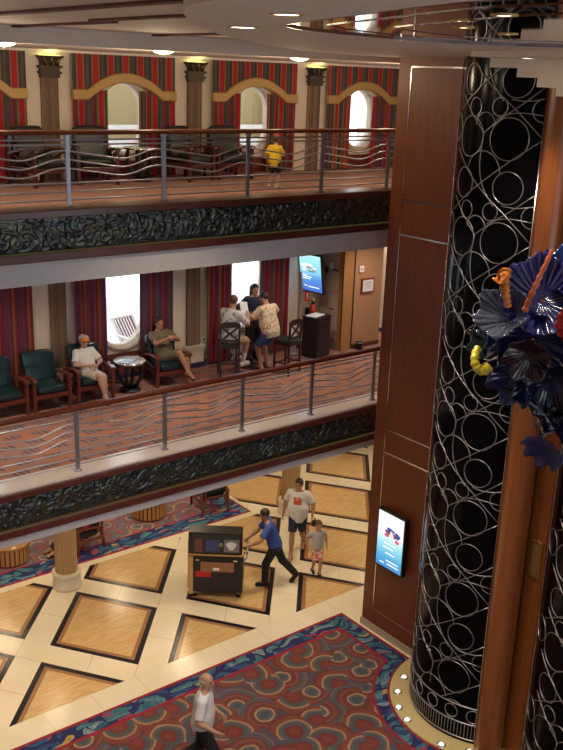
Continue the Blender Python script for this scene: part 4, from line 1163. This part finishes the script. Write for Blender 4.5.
for nm, c in dict(skin=(.50, .27, .18), skin_tan=(.40, .20, .12), skin_pale=(.56, .34, .25)).items(): M[nm] = plain(nm, c, .55, var=.04)
M['eye_dark'] = plain('eye_dark', (.03, .02, .02), .3); M['lip'] = plain('lip', (.38, .12, .10), .5)
M['hair_dark'] = plain('hair_dark', (.018, .012, .010), .55, var=.3, sc=60); M['hair_brown'] = plain('hair_brown', (.10, .05, .025), .6, var=.3, sc=60)
M['hair_grey'] = plain('hair_grey', (.42, .36, .30), .7, var=.3, sc=60)
M['tee_white'] = plain('white_cotton', (.70, .69, .70), .9); M['grey_tee'] = plain('grey_cotton', (.42, .43, .45), .9)
M['blue_shirt'] = plain('blue_cotton', (.035, .085, .36), .8); M['black_cloth'] = plain('black_cloth', (.014, .014, .018), .85)
M['navy_cloth'] = plain('navy_cloth', (.02, .025, .06), .85); M['khaki'] = plain('khaki_cloth', (.42, .30, .17), .85)
M['olive'] = plain('olive_cloth', (.16, .135, .09), .85); M['yellow'] = plain('yellow_cotton', (.72, .48, .02), .85)
M['red_cloth'] = plain('red_cloth', (.55, .03, .04), .8); M['denim'] = plain('blue_denim', (.05, .10, .28), .85)
M['white_shoe'] = plain('white_shoe', (.68, .68, .68), .6); M['brown_shoe'] = plain('brown_shoe', (.10, .05, .03), .5)
M['cream_cloth'] = plain('cream_cloth', (.66, .60, .50), .9); M['orange'] = plain('orange_visor', (.75, .20, .03), .7)
g = N('grey_leaf_print'); f = g.voro(g.obj(), 9., 1.); M['leaf_print'] = g.done(g.mix(g.math('LESS_THAN', f, .36), (.62, .64, .68), (.22, .27, .33)), .85)
g = N('floral_print'); f = g.voro(g.obj(), 30., 1.); cc = g.voro(g.obj(), 30., 1., out='Color')
M['floral'] = g.done(g.mix(g.math('LESS_THAN', f, .40), (.66, .60, .46), g.ramp(g.xyz(cc)[0], [(0, (.55, .06, .03)), (.4, (.45, .25, .05)), (.6, (.10, .16, .08)), (.8, (.6, .12, .04))], True)), .85)
g = N('surf_shorts_print'); f = g.noise(g.obj(), 14., 2); M['surf'] = g.done(g.ramp(f, [(0, (.70, .68, .66)), (.50, (.75, .16, .05))], True), .85)
g = N('tee_with_red_print'); q = g.xyz(g.obj()); 
box_ = g.math('MULTIPLY', g.math('MULTIPLY', g.math('LESS_THAN', g.math('ABSOLUTE', g.math('ADD', q[0], .0)), .085), g.math('GREATER_THAN', q[1], .02)), g.math('MULTIPLY', g.math('GREATER_THAN', q[2], 1.19), g.math('LESS_THAN', q[2], 1.34)))
M['tee_print'] = g.done(g.mix(g.math('MULTIPLY', box_, g.math('GREATER_THAN', g.noise(g.obj(), 16., 2), .42)), (.70, .69, .70), (.62, .12, .06)), .9)
g = N('grey_tee_print'); q = g.xyz(g.obj())
box_ = g.math('MULTIPLY', g.math('MULTIPLY', g.math('LESS_THAN', g.math('ABSOLUTE', q[0]), .07), g.math('GREATER_THAN', q[1], .02)), g.math('MULTIPLY', g.math('GREATER_THAN', q[2], .76), g.math('LESS_THAN', q[2], .86)))
M['boy_tee'] = g.done(g.mix(g.math('MULTIPLY', box_, g.math('GREATER_THAN', g.noise(g.obj(), 25., 2), .45)), (.48, .48, .49), (.16, .17, .20)), .9)

def person(label, loc, face, H, pelvis=(0, 0, .92), lean=(0, .03, 1), hup=(0, .05, 1), hface=(0, 1, 0), LH=(-.25, .05, .86), RH=(.25, .05, .86), Lel=(-.3, -1, 0), Rel=(.3, -1, 0),
           LF=(-.09, 0, .09), RF=(.09, 0, .09), Lkn=(0, 1, .1), Rkn=(0, 1, .1), Lto=(0, 1, 0), Rto=(0, 1, 0), skin='skin', hair='hair_dark', hair_style='short',
           shirt=('tee_white', .55), pants=('black_cloth', 'short', .7), shoe='brown_shoe', sock=None, fat=0., child=False, head=1., h=.0105, extra=None, hem=.1):
    s = H/1.75
    t = thing('person', label, 'person', loc, math.atan2(-face[0], face[1]))
    P = A_(*pelvis); up = unit(A_(*lean)); rt = unit(np.cross(np.cross(up, A_(1, 0, 0)), up)*1.0) if False else unit(A_(1, 0, 0)-up*up[0]); fw = np.cross(up, rt)
    TL = .50 if not child else .47
    C = P+up*TL; fr = (rt, fw, up)
    hu = unit(A_(*hup)); hf = A_(*hface); hf = unit(hf-hu*(hf@hu)); hr = np.cross(hf, hu)
    hs = head
    Hc = C+hu*(.075+.115*hs)+fw*.015
    B = []
    B += [ell(P+up*.02, (.158+fat*.4, .115+fat*.6, .13), fr, .05), ell(P+up*.17+fw*fat*.6, (.148+fat, .108+fat, .18), fr, .06), ell(P+up*.36, (.160+fat*.3, .110+fat*.3, .17), fr, .06)]
    torso = list(B)
    neck = cone(C-up*.02, Hc-hu*.05*hs, .056, .052, .04)
    B.append(neck)
    sh = {}; arms = {}; legs = {}
    for sd, nm in ((-1, 'L'), (1, 'R')):
        S = C+rt*sd*.172-up*.03
        E, Wr = ik(S, LH if nm == 'L' else RH, .285, .255, Lel if nm == 'L' else Rel)
        trap = cone(C+rt*sd*.05, S, .055, .052, .05)
        ua = cone(S, E, .050+fat*.1, .041, .03); fa = cone(E, Wr, .041, .027, .02)
        fab = ell(E*.72+Wr*.28, (.040, .040, .075), _frame(Wr-E), .03)
        B += [trap, ua, fa, fab]; arms[nm] = (S, E, Wr, trap, ua, fa)
        # hand: palm, four bent fingers and a thumb on its inner side
        d = unit(Wr-E); inn = rt*(-sd); inn = inn-d*(inn@d)
        inn = unit(inn) if np.linalg.norm(inn) > .2 else unit(fw-d*(fw@d))
        sdv = np.cross(d, inn)*(-sd)         # across the knuckles, towards the thumb
        pal = Wr+d*.05
        B.append(ell(pal, (.040, .017, .052), (sdv, inn, d), .015))
        for fi, (off, ln) in enumerate(((.030, .072), (.010, .080), (-.010, .075), (-.029, .060))):
            a = pal+d*.036+sdv*off; b = a+d*ln*.5+inn*ln*.12; c = b+d*ln*.33+inn*ln*.34
            B += [cone(a, b, .0100, .0092, .006), cone(b, c, .0092, .0080, .006)]
        a = pal-d*.022+sdv*.030; b = a+sdv*.028+d*.030+inn*.012; c = b+d*.030+inn*.012+sdv*.004
        B += [cone(a, b, .013, .011, .008), cone(b, c, .0105, .009, .006)]
        Hp = P+rt*sd*.085
        K, An = ik(Hp, LF if nm == 'L' else RF, .43, .415, Lkn if nm == 'L' else Rkn)
        th = cone(Hp, K, .088+fat*.2, .055, .04); sn = cone(K, An, .053, .036, .02)
        calf = ell(K*.68+An*.32-unit(fw)*0., (.052, .052, .12), _frame(An-K), .03)
        to = unit(A_(*(Lto if nm == 'L' else Rto)))
        heel = An-to*.045+A_(0, 0, -.045); toe = An+to*.15+A_(0, 0, -.052)
        f1 = cone(An, heel+A_(0, 0, .005), .036, .034, .03); f2 = cone(heel, toe, .034, .028, .03); f3 = cone(An+to*.02, toe, .034, .024, .03)
        B += [th, sn, calf, f1, f2, f3]; legs[nm] = (Hp, K, An, th, sn, to, heel, toe)
    # head
    hfr = (hr, hf, hu)
    e1 = Hc+hf*.080*hs+hr*.031*hs+hu*.010*hs; e2 = Hc+hf*.080*hs-hr*.031*hs+hu*.010*hs; mo = Hc+hf*.088*hs-hu*.058*hs
    B += [ell(Hc+hu*.025*hs-hf*.006*hs, np.array((.074, .092, .090))*hs, hfr, .03), ell(Hc+hf*.022*hs-hu*.042*hs, np.array((.056, .066, .074))*hs, hfr, .03),
          cone(Hc+hf*.084*hs+hu*.012*hs, Hc+hf*.104*hs-hu*.022*hs, .010*hs, .014*hs, .015), cone(Hc+hf*.07*hs-hu*.1*hs, Hc+hf*.078*hs-hu*.098*hs, .02*hs, .018*hs, .03)]
    for sd in (-1, 1): B.append(ell(Hc+hr*sd*.076*hs-hu*.008*hs-hf*.005*hs, np.array((.011, .02, .032))*hs, hfr, .01))
    for e in (e1, e2): B.append(ell(e+hf*.008, (.017*hs, .012*hs, .010*hs), hfr, .01, sub=True))
    def mf(c):
        m = np.zeros(len(c))
        for e in (e1, e2): m[np.linalg.norm(c-e, axis=1) < .0155*hs] = 1
        q = (c-mo)@np.stack(hfr, 1); m[(np.abs(q[:, 0]) < .024*hs) & (np.abs(q[:, 2]) < .009*hs) & (q[:, 1] > -.03)] = 2
        return m
    t.scale = (s, s, s)
    sdf_mesh('body', B, h, [skin, 'eye_dark', 'lip'], t, mf)
    # hair
    if hair_style:
        hp = [ell(Hc+hu*.034*hs-hf*.012*hs, np.array((.086, .100, .094))*hs, hfr, .02, clip=[(Hc+hf*.050*hs+hu*.03*hs, unit(hf*.75-hu*.62)), (Hc-hu*.075*hs, -hu)])]
        if hair_style == 'long':
            for sd in (-1, 0, 1): hp.append(cone(Hc-hf*.055*hs+hr*sd*.05*hs+hu*.03, Hc-hf*.07*hs+hr*sd*.06*hs-hu*.15*hs, .05*hs, .035*hs, .04))
        if hair_style == 'full':
            for q in range(14):
                v = unit(RNG.normal(size=3)); v = v if v@hu > -.2 else -v
                if v@hf > .45: continue
                hp.append(ell(Hc+hu*.03*hs-hf*.012*hs+(hr*v[0]+hf*v[1]*.9+hu*abs(v[2]))*.075*hs, np.array((.036, .036, .034))*hs, None, .03))
        sdf_mesh('hair', hp, h, hair, t)
    # shirt
    if shirt:
        m, fs = shirt[0], shirt[1]; inf = .02
        nk = (C+up*.035-fw*.01, unit(up*.9+fw*.12)); hm = (P-up*hem, -up)
        sp = [ell(p['c'], p['r']+inf+(.012 if i < 2 else 0), fr, .05, clip=[nk, hm]) for i, p in enumerate(torso)]
        sp.append(cone(P-up*hem, P+up*.1, .115+fat*.7, .11+fat*.7, .06, clip=[hm, nk]))
        for nm in 'LR':
            S, E, Wr, trap, ua, fa = arms[nm]
            sp.append(cone(trap['a'], trap['b'], .055+inf*.8, .052+inf, .04, clip=[nk]))
            if fs <= 1:
                b = S+(E-S)*fs; sp.append(cone(S, b, .052+inf+fat*.1, .055+inf*.9, .03, clip=[(b, unit(E-S))]))
            else:
                sp.append(cone(S, E, .052+inf, .044+inf*.8, .03)); b = E+(Wr-E)*(fs-1); sp.append(cone(E, b, .044+inf*.8, .036+inf*.4, .03, clip=[(b, unit(Wr-E))]))
        sdf_mesh('shirt', sp, h, m, t)
    if pants:
        m, kind, fr_ = pants; inf = .014
        wa = (P+up*.10, up)
        pp = [ell(torso[0]['c'], torso[0]['r']+inf, fr, .04, clip=[wa]), ell(torso[1]['c'], torso[1]['r']+inf, fr, .04, clip=[wa])]
        for nm in 'LR':
            Hp, K, An, th, sn, to, heel, toe = legs[nm]
            if kind == 'short':
                b = Hp+(K-Hp)*fr_; pp.append(cone(Hp, b, .092+inf+fat*.2, .092-.022*fr_+inf, .03, clip=[(b, unit(K-Hp)), wa]))
            else:
                pp.append(cone(Hp, K, .092+inf+fat*.2, .064+inf, .03, clip=[wa])); b = K+(An-K)*.97
                pp.append(cone(K, b, .064+inf, .056+inf, .03, clip=[(b, unit(An-K))]))
        sdf_mesh('trousers' if kind == 'long' else 'shorts', pp, h, m, t)
    for nm in 'LR':
        Hp, K, An, th, sn, to, heel, toe = legs[nm]
        if shoe == 'sandal':
            sdf_mesh('sandal', [cone(heel+A_(0, 0, -.022), toe+A_(0, 0, -.018), .036, .032, .02, clip=[(heel+A_(0, 0, -.012), A_(0, 0, 1))]), cone(An+to*.07+rt*.04+A_(0, 0, -.05), An+to*.07-rt*.04+A_(0, 0, -.05), .016, .016, .01), cone(An+to*.07+A_(0, 0, -.012), An+to*.07+rt*.04+A_(0, 0, -.05), .014, .012, .01), cone(An+to*.07+A_(0, 0, -.012), An+to*.07-rt*.04+A_(0, 0, -.05), .014, .012, .01)], h*.8, 'black_cloth', t)
        else:
            sdf_mesh('shoe', [cone(heel, toe, .044, .038, .03), cone(An+to*.02+A_(0, 0, -.02), toe, .042, .034, .03), cone(An+A_(0, 0, -.01), heel, .044, .042, .03)], h, shoe, t)
        if sock:
            b = K+(An-K)*.55; sdf_mesh('sock', [cone(b, An, .050, .042, .02, clip=[(b, -unit(An-K))])], h, sock, t)
    if extra: extra(t, dict(Hc=Hc, hf=hf, hu=hu, hr=hr, hs=hs, fr=hfr, arms=arms, C=C, h=h))
    return t
def _frame(d):
    d = unit(d); a = A_(1, 0, 0) if abs(d[0]) < .8 else A_(0, 1, 0)
    u = unit(np.cross(d, a)); v = np.cross(d, u)
    return (u, v, d)

# lobby ------------------------------------------------------------------
man = person('man in white tee with red print and dark shorts walking in the lobby', (11.58, 13.70, 0), (-.77, -.64), 1.80, pelvis=(0, 0, .905), lean=(0, .04, 1),
    LH=(-.30, .06, .92), RH=(.31, .00, .90), Lel=(-.4, -1, 0), Rel=(.4, -1, 0), RF=(.07, .29, .085), LF=(-.08, -.33, .17), Lto=(0, .8, -.45), hface=(.15, 1, -.25), hup=(0, .1, 1),
    shirt=('tee_print', .75), pants=('navy_cloth', 'short', .85), shoe='sandal', fat=.035, skin='skin_tan', hem=.13)
boy = person('boy in grey tee and orange patterned shorts walking beside the man', (11.38, 12.83, 0), (-.45, -.89), 1.22, pelvis=(0, 0, .895), lean=(0, .02, 1), child=True, head=1.28,
    LH=(-.27, .08, .92), RH=(.28, .02, .92), RF=(.08, -.12, .11), LF=(-.08, .12, .085), shirt=('boy_tee', .7), pants=('surf', 'short', .9), shoe='black_cloth', h=.0125, hface=(0, 1, -.2), hair='hair_brown', hem=.1)
push = person('man in blue shirt and black trousers pushing the equipment cart', (10.36, 13.02, 0), (-.80, .60), 1.74, pelvis=(0, -.06, .90), lean=(-.06, .30, .95), hup=(0, .3, 1), hface=(0, 1, -.3),
    LH=(-.34, .46, 1.02), RH=(.04, .52, .95), Lel=(-.6, -.4, -.6), Rel=(.7, -.3, -.6), LF=(-.06, .12, .085), RF=(.1, -.50, .20), Rto=(0, .55, -.83), Lkn=(0, 1, .2), Rkn=(0, 1, .1),
    shirt=('blue_shirt', .75), pants=('black_cloth', 'long', 1), shoe='black_cloth', skin='skin_tan', hair='hair_dark')
bald = person('balding man in white short-sleeved shirt striding across the swirl carpet', (6.27, 9.32, .007), (.72, -.69), 1.76, pelvis=(0, 0, .90), lean=(0, .06, 1), LH=(-.22, .20, .93), RH=(.27, .22, .98), Rel=(.3, -1, -.2), Lel=(-.3, -1, -.1),
    RF=(.08, .30, .09), LF=(-.08, -.34, .20), Lto=(0, .7, -.6), shirt=('tee_white', .85), pants=('black_cloth', 'long', 1), shoe='black_cloth', hair='hair_grey', hair_style=None, skin='skin', hface=(.2, 1, -.15), fat=.02,
    extra=lambda t, d: sdf_mesh('hair', [ell(d['Hc']+d['hu']*.005-d['hf']*.02, (.083, .088, .075), d['fr'], .02, clip=[(d['Hc']+d['hf']*.01, d['hf']), (d['Hc']+d['hu']*.03, d['hu']), (d['Hc']-d['hu']*.06, -d['hu'])])], d['h'], 'hair_grey', t))
guest = person('seated lobby guest in red mostly hidden by the striped column', (7.94, 16.52, .008), (-1, .05), 1.65, pelvis=(0, -.10, .53), lean=(0, -.18, 1), LF=(-.12, .68, .085), RF=(.12, .60, .085), Lkn=(0, .3, 1), Rkn=(0, .3, 1), LH=(-.2, .25, .68), RH=(.2, .25, .68),
    shirt=('red_cloth', .7), pants=('navy_cloth', 'long', 1), shoe='sandal', hair='hair_brown', h=.013)
# lower balcony ------------------------------------------------------------
def visor(t, d):
    Hc, hf, hu, hr, fr = d['Hc'], d['hf'], d['hu'], d['hr'], d['fr']
    sdf_mesh('visor', [ell(Hc+hu*.055, (.092, .106, .05), fr, .01, clip=[(Hc+hu*.075, hu), (Hc+hu*.035, -hu), (Hc-hf*.01, -hf)]), ell(Hc+hu*.045+hf*.10, (.085, .085, .012), fr, .01)], d['h'], 'orange', t)
    sdf_mesh('sunglasses', [ell(Hc+hf*.088+hr*.033+hu*.008, (.03, .012, .018), fr, .004), ell(Hc+hf*.088-hr*.033+hu*.008, (.03, .012, .018), fr, .004), cone(Hc+hf*.09+hr*.03+hu*.014, Hc+hf*.09-hr*.03+hu*.014, .008, .008, .004)], d['h']*.8, 'black_cloth', t)
woman = person('seated woman in white tee with grey hair and an orange visor', (7.33, 14.62, 4.05), (.05, -1), 1.54, pelvis=(0, .02, .49), lean=(0, -.48, 1), hup=(0, .06, 1), hface=(.1, 1, -.45), LH=(-.10, .20, .72), RH=(.12, .17, .72), Lel=(-.8, -.4, -.3), Rel=(.8, -.4, -.3),
    LF=(-.09, .50, .085), RF=(-.03, .58, .16), Lkn=(0, .5, 1), Rkn=(0, .3, 1), Rto=(0, .8, -.5), shirt=('tee_white', .85), pants=('cream_cloth', 'short', .85), shoe='sandal', hair='hair_grey', hair_style='full', extra=visor, skin='skin_pale', hem=.12)
sitter = person('seated man in olive shirt and shorts with crossed legs and joined hands', (8.96, 14.70, 4.05), (.1, -1), 1.70, pelvis=(0, .0, .475), lean=(0, -.44, 1), hup=(0, -.02, 1), hface=(.1, 1, -.1), LH=(-.06, .16, .90), RH=(.06, .18, .90), Lel=(-1, .2, -.6), Rel=(1, .2, -.6),
    LF=(-.18, .50, .085), RF=(-.10, .60, .30), Lkn=(-.3, .4, 1), Rkn=(-.2, .1, 1), Rto=(-.1, .9, -.25), shirt=('olive', .7), pants=('olive', 'short', .9), shoe='sandal', fat=.02, skin='skin_tan')
seatman = person('man in grey patterned shirt and khaki shorts sitting on the tall stool', (10.12, 14.30, 4.05), (.97, .24), 1.78, pelvis=(0, .02, .765), lean=(0, .16, 1), hface=(0, 1, -.2), hup=(0, .15, 1), LH=(-.18, .46, 1.06), RH=(.10, .46, 1.12), Lel=(-.6, -.4, -.8), Rel=(.7, -.4, -.7),
    RF=(.10, .34, .235), LF=(-.12, .36, .30), Lkn=(-.2, 1, .4), Rkn=(.1, 1, .4), shirt=('leaf_print', .8), pants=('khaki', 'short', .9), shoe='white_shoe', sock='white_shoe', hair='hair_brown', fat=.03, hem=.1)
floral = person('man in red floral shirt and blue shorts leaning on the tall table', (11.05, 14.30, 4.05), (-.12, 1), 1.74, pelvis=(0, -.14, .80), lean=(0, .28, .95), hface=(-.5, 1, -.3), hup=(-.1, .3, 1), RH=(.22, .28, 1.02), LH=(-.18, .30, 1.08), Rel=(1, -.1, -.1), Lel=(-.8, -.3, -.5),
    LF=(-.12, .0, .085), RF=(.10, .06, .085), shirt=('floral', .8), pants=('denim', 'short', .9), shoe='sandal', hair='hair_dark', fat=.035, hem=.1)
clerk = person('dark-haired woman in a dark jacket facing the two men, window behind her', (11.22, 14.98, 4.05), (-.15, -1), 1.62, lean=(0, .08, 1), hface=(.05, 1, -.3), LH=(-.20, .16, 1.08), RH=(.22, .12, 1.08), Lel=(-.8, -.6, -.3), Rel=(.8, -.6, -.3), shirt=('navy_cloth', 1.9), pants=('black_cloth', 'long', 1), shoe='black_cloth', hair='hair_dark', hair_style='long', hem=.08, h=.012)
# upper balcony -------------------------------------------------------------
def cap(t, d):
    Hc, hf, hu, fr, hs = d['Hc'], d['hf'], d['hu'], d['fr'], d['hs']
    sdf_mesh('cap', [ell(Hc+hu*.045*hs, np.array((.086, .104, .088))*hs, fr, .02, clip=[(Hc+hu*.045*hs, -hu)]), ell(Hc+hu*.05*hs+hf*.12*hs, np.array((.07, .075, .012))*hs, fr, .02)], d['h'], 'red_cloth', t)
child = person('small child in yellow shirt and red cap on the upper balcony', (10.02, 12.88, 7.83), (.82, .45), .91, pelvis=(0, 0, .85), lean=(0, .05, 1), child=True, head=1.4, RH=(.16, .38, 1.12), LH=(-.26, .05, .86), Rel=(.5, -.6, -.8), RF=(.09, .03, .085), LF=(-.13, -.10, .085),
    shirt=('yellow', .9), pants=('black_cloth', 'short', .9), shoe='grey_tee', hair='hair_brown', extra=cap, h=.015, hem=.2, fat=.03)
# things they hold
o = tag(MB().box(-.11, .11, -.002, .002, -.15, .15).build('paper_sheet', 'paper', loc=(10.66, 14.52, 5.28)), 'white sheet held up between the two men at the tall table', 'paper'); o.rotation_euler = (R(-25), R(12), R(10))
t = thing('camera_pouch', 'small dark pouch in the left hand of the walking man', 'bag', (11.81, 13.43, .78), R(30))
MB().box(-.05, .05, -.04, .04, -.07, .06).build('pouch', 'black_cloth', t, bevel=.015); MB().tube([(-.04, 0, .055), (-.02, 0, .12), (.02, 0, .12), (.04, 0, .055)], .006, 6).build('strap', 'black_cloth', t)
# ------------------------------------------------------------------ hanging glass sculpture
def glass(name, c, rough=.12, tr=.45):
    g = N(name); f = g.noise(g.obj(), 7., 3)
    return g.done(g.mix(f, tuple(x*.5 for x in c), tuple(min(1, x*1.3) for x in c)), rough, Transmission_Weight=tr, IOR=1.35, Coat_Weight=.5, Coat_Roughness=.05)
for nm, c in dict(g_blue=(.015, .03, .16), g_violet=(.05, .05, .24), g_teal=(.02, .06, .075), g_clear=(.15, .18, .26), g_red=(.38, .012, .015), g_orange=(.75, .24, .03), g_rust=(.55, .13, .04), g_yellow=(.70, .55, .04), g_navy=(.004, .008, .038), g_brown=(.03, .01, .016)).items():
    M[nm] = glass('blown_'+nm[2:], c, .12, {'g_clear': .7, 'g_teal': .6, 'g_violet': .6, 'g_blue': .5}.get(nm, .3))
HD = 6.2
az0 = math.atan2(4.66, 3.36)        # towards the sculpture from the eye
CC = Vector((5.125, 3.13, 8.0))
ea = Vector((math.cos(az0-PI/2+0), math.sin(az0-PI/2), 0)); 
fdir = Vector((CC.x, CC.y, 0)).normalized(); rdir = Vector((fdir.y, -fdir.x, 0))
sc_t = thing('glass_chandelier', 'hanging sculpture of ruffled blue, red and yellow blown glass', 'chandelier', CC, math.atan2(rdir.y, rdir.x))
# local frame of the sculpture: x to the right of the photo's eye, y away from it, z up
def shell(mat, c, axis, r, depth, waves, amp, roll=0., a0=0., a1=2*PI, rib=.0, pw=1.6, nu=181, nv=20):
    r *= .85; rib *= 1.5
    ax = Vector(axis).normalized(); u = ax.orthogonal().normalized(); w = ax.cross(u)
    u, w = u*math.cos(roll)+w*math.sin(roll), -u*math.sin(roll)+w*math.cos(roll)
    C0 = Vector(c)
    def fn(s, v):
        t = a0+(a1-a0)*s
        rr = r*(.04+.96*v)*(1+.10*amp/.05*0+amp*4*v*v*math.sin(waves*t)*.25)
        z = depth*(v**pw)+amp*r*3.0*v**2.2*math.sin(waves*t+.6)+rib*r*v*math.sin(waves*4*t)
        return tuple(C0+(u*math.cos(t)+w*math.sin(t))*rr+ax*z)
    mb = MB(); mb.grid(nu, nv, fn)
    o = mb.build('glass_shell', mat, sc_t)
    m = o.modifiers.new('thick', 'SOLIDIFY'); m.thickness = .006
    return o
def horn(mat, pts, r0, r1, tw=0., name='glass_horn'):
    P = [Vector(p) for p in pts]; n = 26; path = []; rad = []
    for i in range(n):
        f = i/(n-1)*(len(P)-1); k = min(int(f), len(P)-2); q = f-k
        p0, p1, p2, p3 = P[max(k-1, 0)], P[k], P[k+1], P[min(k+2, len(P)-1)]
        path.append(.5*((2*p1)+(-p0+p2)*q+(2*p0-5*p1+4*p2-p3)*q*q+(-p0+3*p1-3*p2+p3)*q**3))
        rad.append((r0+(r1-r0)*i/(n-1))*(1+tw*math.sin(i*1.9)))
    return MB().tube(path, rad, 12).build(name, mat, sc_t)
K = .00655
def L(u, v, d=0.): return ((u-600)*K*1.0-(v-360)*K*.036, d, -(v-360)*K*1.02-d*.05)
shell('g_violet', L(531, 306, -.10), (.10, -.62, .42), .31, .10, 7, .035, .2, rib=.045)
shell('g_clear', L(506, 322, -.22), (-.30, -.7, .42), .20, .13, 6, .06, .5, rib=.035)
shell('g_clear', L(497, 346, -.05), (-.8, -.5, -.15), .14, .10, 7, .07, 1.1)
shell('g_teal', L(488, 350, -.16), (-.75, -.6, -.1), .12, .08, 5, .08, .3)
shell('g_blue', L(528, 345, -.05), (-.2, -.85, -.2), .30, .10, 7, .06, .9, rib=.01)
shell('g_brown', L(530, 352, -.32), (-.1, -.9, -.25), .17, .07, 6, .06, .1, rib=.015)
shell('g_blue', L(520, 380, -.15), (-.4, -.75, -.45), .19, .10, 6, .06, 1.4, rib=.01)
shell('g_navy', L(550, 375, -.15), (.0, -.8, -.5), .26, .12, 7, .06, .3, rib=.012)
shell('g_blue', L(560, 300, .15), (.3, -.4, .8), .34, .12, 9, .04, .6, rib=.012)
shell('g_red', L(569, 316, -.38), (-.12, -.95, .1), .145, .07, 14, .03, .2, rib=.02)
shell('g_violet', L(558, 447, -.05), (-.35, -.7, -.5), .17, .08, 8, .05, .4, rib=.02)
shell('g_navy', L(580, 410, .05), (.1, -.6, -.7), .30, .14, 8, .05, .5, rib=.01)
horn('g_rust', [L(521, 309, -.42), L(526, 290, -.44), L(531, 272, -.42), L(536, 254, -.36)], .020, .012, .25, 'twisted_rod')
horn('g_orange', [L(506, 307, -.42), L(503, 296, -.44), L(500, 286, -.43), L(499, 275, -.38)], .020, .032, .2, 'flame_horn')
shell('g_orange', L(500, 290, -.40), (-.3, -.5, .85), .055, .08, 3, .12, .4)
horn('g_yellow', [L(494, 371, -.25), L(489, 374, -.28), L(482, 370, -.28), L(479, 361, -.25), L(480, 355, -.2)], .034, .022, .16, 'curled_horn')
horn('g_yellow', [L(566, 268, -.2), L(560, 277, -.25), L(555, 286, -.2)], .018, .012, .2, 'yellow_rod')
horn('g_navy', [L(505, 395, -.1), L(525, 398, -.15), L(545, 412, -.12), L(556, 430, -.05)], .012, .05, .12)
horn('g_blue', [L(498, 388, 0), L(512, 392, 0), L(530, 395, 0)], .01, .05, .1)
# rest of the sculpture, beyond the frame
rs = np.random.default_rng(5)
for k in range(16):
    q = rs.uniform(-PI*.5, PI*.5); zz = rs.uniform(-.75, .75); rr = .55*math.sqrt(max(.1, 1-(zz/1.0)**2))
    d = (math.cos(q), math.sin(q), zz*.9)
    shell(('g_blue', 'g_violet', 'g_red', 'g_teal', 'g_yellow', 'g_orange', 'g_navy', 'g_clear')[k % 8], (rr*math.cos(q)*.75+.12, rr*math.sin(q)*.75, zz), d, rs.uniform(.2, .32), .12, int(rs.integers(5, 10)), .05, rs.uniform(0, 6), rib=.012)
MB().tube([(.1, 0, -.5), (.1, 0, 1.96)], .022, 12).build('stem', 'blackm', sc_t)
MB().ell((.1, 0, 0), (.32, .30, .55), 24, 16).build('core', 'g_navy', sc_t)
# ------------------------------------------------------------------ light from the place's lamps, plus added unseen spots
def point(name, loc, e, c=(1., .78, .52), r=.12):
    l = bpy.data.lights.new(name, 'POINT'); l.energy = e; l.color = c; l.shadow_soft_size = r
    o = bpy.data.objects.new(name, l); COL.objects.link(o); o.location = loc; return o
def spot(name, loc, e, ang, c=(1., .80, .56), r=.22, blend=.6, tgt=None):
    l = bpy.data.lights.new(name, 'SPOT'); l.energy = e; l.color = c; l.shadow_soft_size = r
    l.spot_size = R(ang); l.spot_blend = blend
    o = bpy.data.objects.new(name, l); COL.objects.link(o); o.location = loc
    if tgt is not None:
        o.rotation_euler = (Vector(tgt)-Vector(loc)).to_track_quat('-Z', 'Y').to_euler()
    return o
for x, e in ((2.7, 42), (5.0, 42), (7.3, 44), (9.72, 26), (12.2, 42), (14.4, 30)): point('upper_lamp_light', (x, 12.1, 9.72), e)
for x in (4.2, 7.06, 9.92, 12.79): point('capital_light', (x, 15.0, 9.9), 1.2, (1., .9, .35), .04)
for x in (2.6, 5.4, 8.4, 11.2, 13.6): spot('middle_deck_light', (x, 13.4, 6.86), 130, 140, (1., .82, .62))  # unseen ceiling spots added to light the lower balcony; no fittings modelled
spot('corridor_light', (15.6, 14.8, 6.8), 90, 130)
for x in (1, 4.0, 7.0, 10.0, 13.0, 16):
    for y in (12.8, 15.6, 18.6): spot('lobby_light', (x, y, 3.18), 112, 145, (1., .80, .52))  # unseen warm spots added to brighten the lobby; no fittings modelled
for x, y in ((4.57, 6.33), (3.76, 4.76), (7.0, 9.3), (5.9, 7.6), (9.02, 7.05)): spot('hall_light', (x, y, 9.90), 340, 95, (1., .82, .62))  # some have no downlight above them, added to brighten the hall floor
for x, y in DLP: spot('recess_light', (x, y, 9.99), 220, 110, (1., .85, .66))
SC.view_settings.exposure = .18
